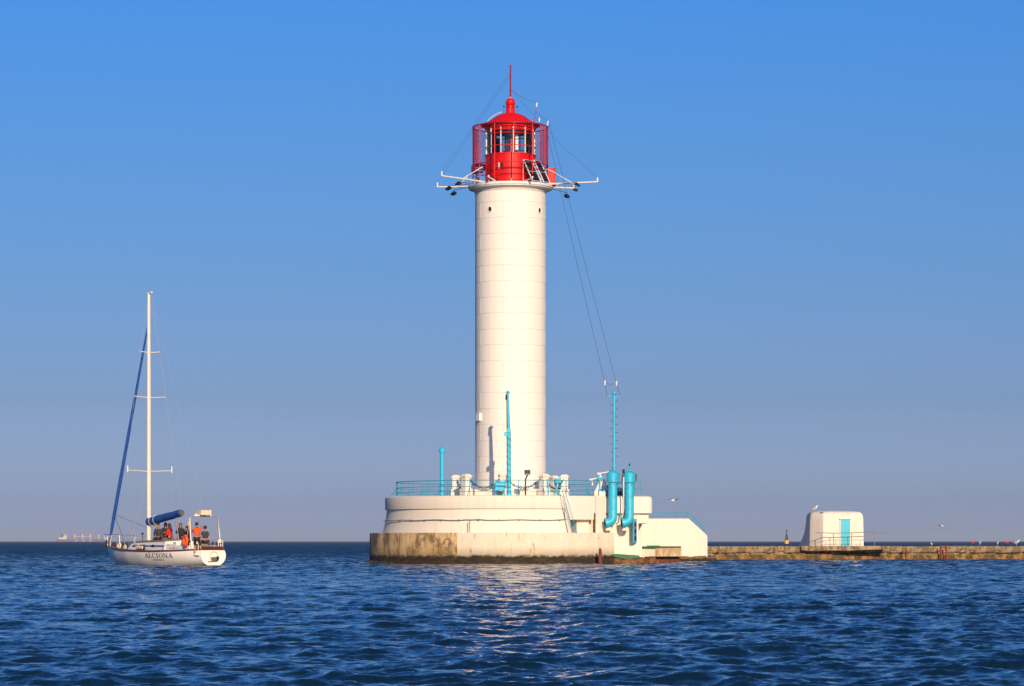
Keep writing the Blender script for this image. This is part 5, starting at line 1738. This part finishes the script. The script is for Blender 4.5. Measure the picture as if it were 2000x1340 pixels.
def person(label, loc, yaw, pose, top, bottom, hair, arms='down', lean=0.0, long_hair=False, shorts=False, sleeve=1.0, head_turn=0.0, legs=None):
    J = {}
    hip = .93 if pose == 'stand' else .11
    ln = math.tan(lean)
    def up(x, y, z): return (x, y + (z - hip) * ln, z)
    J['pel'] = ((0, 0, hip), (.15, .11))
    J['wai'] = (up(0, 0, hip + .18), (.135, .10))
    J['che'] = (up(0, 0, hip + .38), (.165, .115))
    J['nkb'] = (up(0, 0, hip + .53), .075)
    J['nck'] = (up(0, .015, hip + .59), .052)
    J['hd1'] = (up(0, .03, hip + .66), (.072, .085))
    J['hd2'] = (up(0, .03, hip + .74), (.078, .092))
    J['hd3'] = (up(0, .02, hip + .81), (.055, .06))
    ed = [('pel', 'wai'), ('wai', 'che'), ('che', 'nkb'), ('nkb', 'nck'), ('nck', 'hd1'), ('hd1', 'hd2'), ('hd2', 'hd3')]
    hx_ = up(0, .03, hip + .70)
    J['nos'] = ((hx_[0] + .115 * math.sin(head_turn), hx_[1] + .115 * math.cos(head_turn), hx_[2]), .014)
    ed.append(('hd1', 'nos'))
    for s_, n_ in ((-1, 'l'), (1, 'r')):
        J['sh' + n_] = (up(s_ * .175, 0, hip + .48), .062)
        mode = arms if isinstance(arms, str) else arms[0 if s_ < 0 else 1]
        if mode == 'down':
            e_, w_ = up(s_ * .24, -.03, hip + .22), up(s_ * .25, .06, hip - .01)
        elif mode == 'lap':
            e_, w_ = up(s_ * .25, .02, hip + .22), up(s_ * .12, .26, hip + .10)
        elif mode == 'fwd':
            e_, w_ = up(s_ * .23, .16, hip + .30), up(s_ * .17, .40, hip + .34)
        elif mode == 'up':
            e_, w_ = up(s_ * .30, .10, hip + .58), up(s_ * .24, .18, hip + .82)
        elif mode == 'out':
            e_, w_ = up(s_ * .36, .06, hip + .30), up(s_ * .52, .14, hip + .16)
        J['el' + n_] = (e_, .043)
        J['wr' + n_] = (w_, .030)
        dv = (Vector(w_) - Vector(e_)).normalized()
        pc = Vector(w_) + dv * .07
        J['pa' + n_] = (tuple(pc), (.036, .022))
        ed += [('che', 'sh' + n_), ('sh' + n_, 'el' + n_), ('el' + n_, 'wr' + n_), ('wr' + n_, 'pa' + n_)]
        sd = dv.cross(Vector((s_, 0, 0)))
        sd = sd.normalized() if sd.length > .1 else Vector((0, 1, 0))
        bend = Vector((-s_, 0, 0))
        for f_, (o_, l_) in enumerate(((.030, .075), (.010, .088), (-.010, .082), (-.029, .064))):
            k1 = pc + sd * o_ + dv * l_ * .55
            k2 = pc + sd * o_ * 1.1 + dv * l_ + bend * .018
            J[f'f{f_}a' + n_] = (tuple(k1), .0095)
            J[f'f{f_}b' + n_] = (tuple(k2), .008)
            ed += [('pa' + n_, f'f{f_}a' + n_), (f'f{f_}a' + n_, f'f{f_}b' + n_)]
        J['th' + n_] = (tuple(pc + sd * .055 + dv * .02), .0095)
        ed += [('pa' + n_, 'th' + n_)]
        J['hi' + n_] = ((s_ * .09, 0, hip - .04), .088)
        if pose == 'stand':
            kn, an, to = (s_ * .10, .03, .50), (s_ * .11, -.01, .08), (s_ * .13, .14, .035)
            if legs and n_ in legs:
                kn, an, to = legs[n_]
        else:
            kn, an, to = (s_ * .12, .43, .12), (s_ * .13, .47, -.30), (s_ * .14, .62, -.34)
        J['kn' + n_] = (kn, .062)
        J['an' + n_] = (an, .042)
        J['to' + n_] = (to, .036)
        ed += [('pel', 'hi' + n_), ('hi' + n_, 'kn' + n_), ('kn' + n_, 'an' + n_), ('an' + n_, 'to' + n_)]
    def sub(keys, grow, name, mat, parent, extra=None):
        kk = list(keys)
        ix = {k_: i for i, k_ in enumerate(kk)}
        vs_ = [J[k_][0] for k_ in kk]
        rs_ = [(r_ if isinstance(r_, tuple) else (r_, r_)) for r_ in (J[k_][1] for k_ in kk)]
        rs_ = [(a + grow, b + grow) for a, b in rs_]
        es_ = [(ix[a], ix[b]) for a, b in ed if a in ix and b in ix]
        return skinned(name, vs_, es_, rs_, mat, 0, parent)
    body = sub(J.keys(), 0, 'person', SKIN, None)
    body.location = loc
    body.rotation_euler = (0, 0, yaw)
    tag(body, label, 'person', 'people on the yacht')
    # clothes: cut the sleeves and legs where the photo shows skin
    def cut(a, b, t): return tuple(Vector(J[a][0]).lerp(Vector(J[b][0]), t))
    ks = ['pel', 'wai', 'che', 'nkb', 'shl', 'shr']
    if sleeve >= 1:
        ks += ['ell', 'elr', 'wrl', 'wrr']
    sh_ = sub(ks + ([] if sleeve >= 1 else ['ell', 'elr']), .020, 'shirt', top, body)
    if sleeve < 1:
        for n_ in 'lr':
            i_ = (ks + ['ell', 'elr']).index('el' + n_)
            sh_.data.vertices[i_].co = cut('sh' + n_, 'el' + n_, .7)
    kb = ['pel', 'hil', 'hir', 'knl', 'knr'] + ([] if shorts else ['anl', 'anr'])
    tr_ = sub(kb, .022, 'trousers', bottom, body)
    hc = Vector(J['hd2'][0])
    hm = MB()
    hm.ball((hc.x, hc.y - .034, hc.z + .026), (.096, .104, .100), 12, 9)
    if long_hair:
        hm.tube([hc + Vector((0, -.05, .02)), hc + Vector((0, -.09, -.10)), hc + Vector((0, -.10, -.26)), hc + Vector((0, -.09, -.40))], [.07, .10, .10, .05], 10)
    hm.build('hair', hair, body, True, 60)
    for s_ in (-1, 1):
        d_ = Vector((math.sin(head_turn) * .105 + s_ * .034 * math.cos(head_turn), math.cos(head_turn) * .105 - s_ * .034 * math.sin(head_turn), -.012))
        MB().ball(tuple(hc + d_ * .9), .011, 6, 5).build('eye', M['black'], body, True)
        MB().ball(tuple(hc + Vector((s_ * .088, 0, -.02))), (.014, .024, .032), 6, 5).build('ear', SKIN, body, True)
    return body
BZ = 1.40
blk = cloth('black_fabric', (.014, .014, .018))
chr_ = cloth('charcoal_fabric', (.045, .045, .055))
dbl = cloth('dark_navy_fabric', (.022, .024, .05))
redc = cloth('red_fabric', (.62, .02, .015))
orc = cloth('orange_fabric', (.82, .10, .012))
jean = cloth('faded_trousers', (.16, .14, .13))
base_yaw = R(180 - BA) - PI / 2          # facing the bow
person('seated person in dark jacket beside the yacht mast', bw(5.55, .35, BZ), base_yaw + 2.3, 'sit', chr_, blk, HAIRB, 'lap', .15)
person('dark-haired person in dark clothes, second from the yacht mast', bw(6.05, -.35, BZ + .04), base_yaw + 2.9, 'sit', blk, blk, HAIRB, 'lap', .05, True)
person('black-haired person in red top seated on the yacht cabin', bw(4.24, .35, BZ - .02), base_yaw + .4, 'sit', redc, jean, HAIRB, ('lap', 'fwd'), .08, True)
person('person with reddish hair in dark clothes seated on the yacht cabin', bw(4.3, -.35, BZ), base_yaw + 2.6, 'sit', blk, blk, HAIRR, ('lap', 'fwd'), .05, True)
person('person in black behind the orange lifebuoy', bw(2.40, .30, .40), base_yaw + 1.8, 'stand', dbl, blk, HAIRB, ('lap', 'lap'), .03, True)
person('person in orange shirt and black shorts at the yacht stern', bw(.32, .86, .60), base_yaw - .35, 'stand', orc, blk, HAIRB, ('fwd', 'up'), .06, False, True, .7,
       legs={'l': ((-.10, .12, .50), (-.11, .02, .12), (-.13, .17, .07)), 'r': ((.16, -.06, .46), (.30, -.16, .10), (.36, -.06, .04))})
person('person in dark grey shirt standing at the yacht stern', bw(.95, -.02, .42), base_yaw - .1, 'stand', chr_, blk, HAIRB, 'down', .0, False, False, .7)


# ------------------------------------------------------------------ the air
def haze():
    mb = MB().box(-9500, 9500, -4200, 13200, -4.0, 34.0)
    me = bpy.data.meshes.new('haze')
    me.from_pydata(mb.v, [], mb.f)
    m = bpy.data.materials.new('haze')
    m.use_nodes = True
    nt = m.node_tree
    nt.nodes.remove(nt.nodes['Principled BSDF'])
    v = nt.nodes.new('ShaderNodeVolumePrincipled')
    v.inputs['Color'].default_value = (.70, .78, .92, 1)
    v.inputs['Density'].default_value = 6.5e-5
    nt.links.new(v.outputs[0], nt.nodes['Material Output'].inputs['Volume'])
    me.materials.append(m)
    o = bpy.data.objects.new('haze', me)
    COL.objects.link(o)
    o['kind'] = 'stuff'
    o['label'] = 'thin sea haze'


haze()
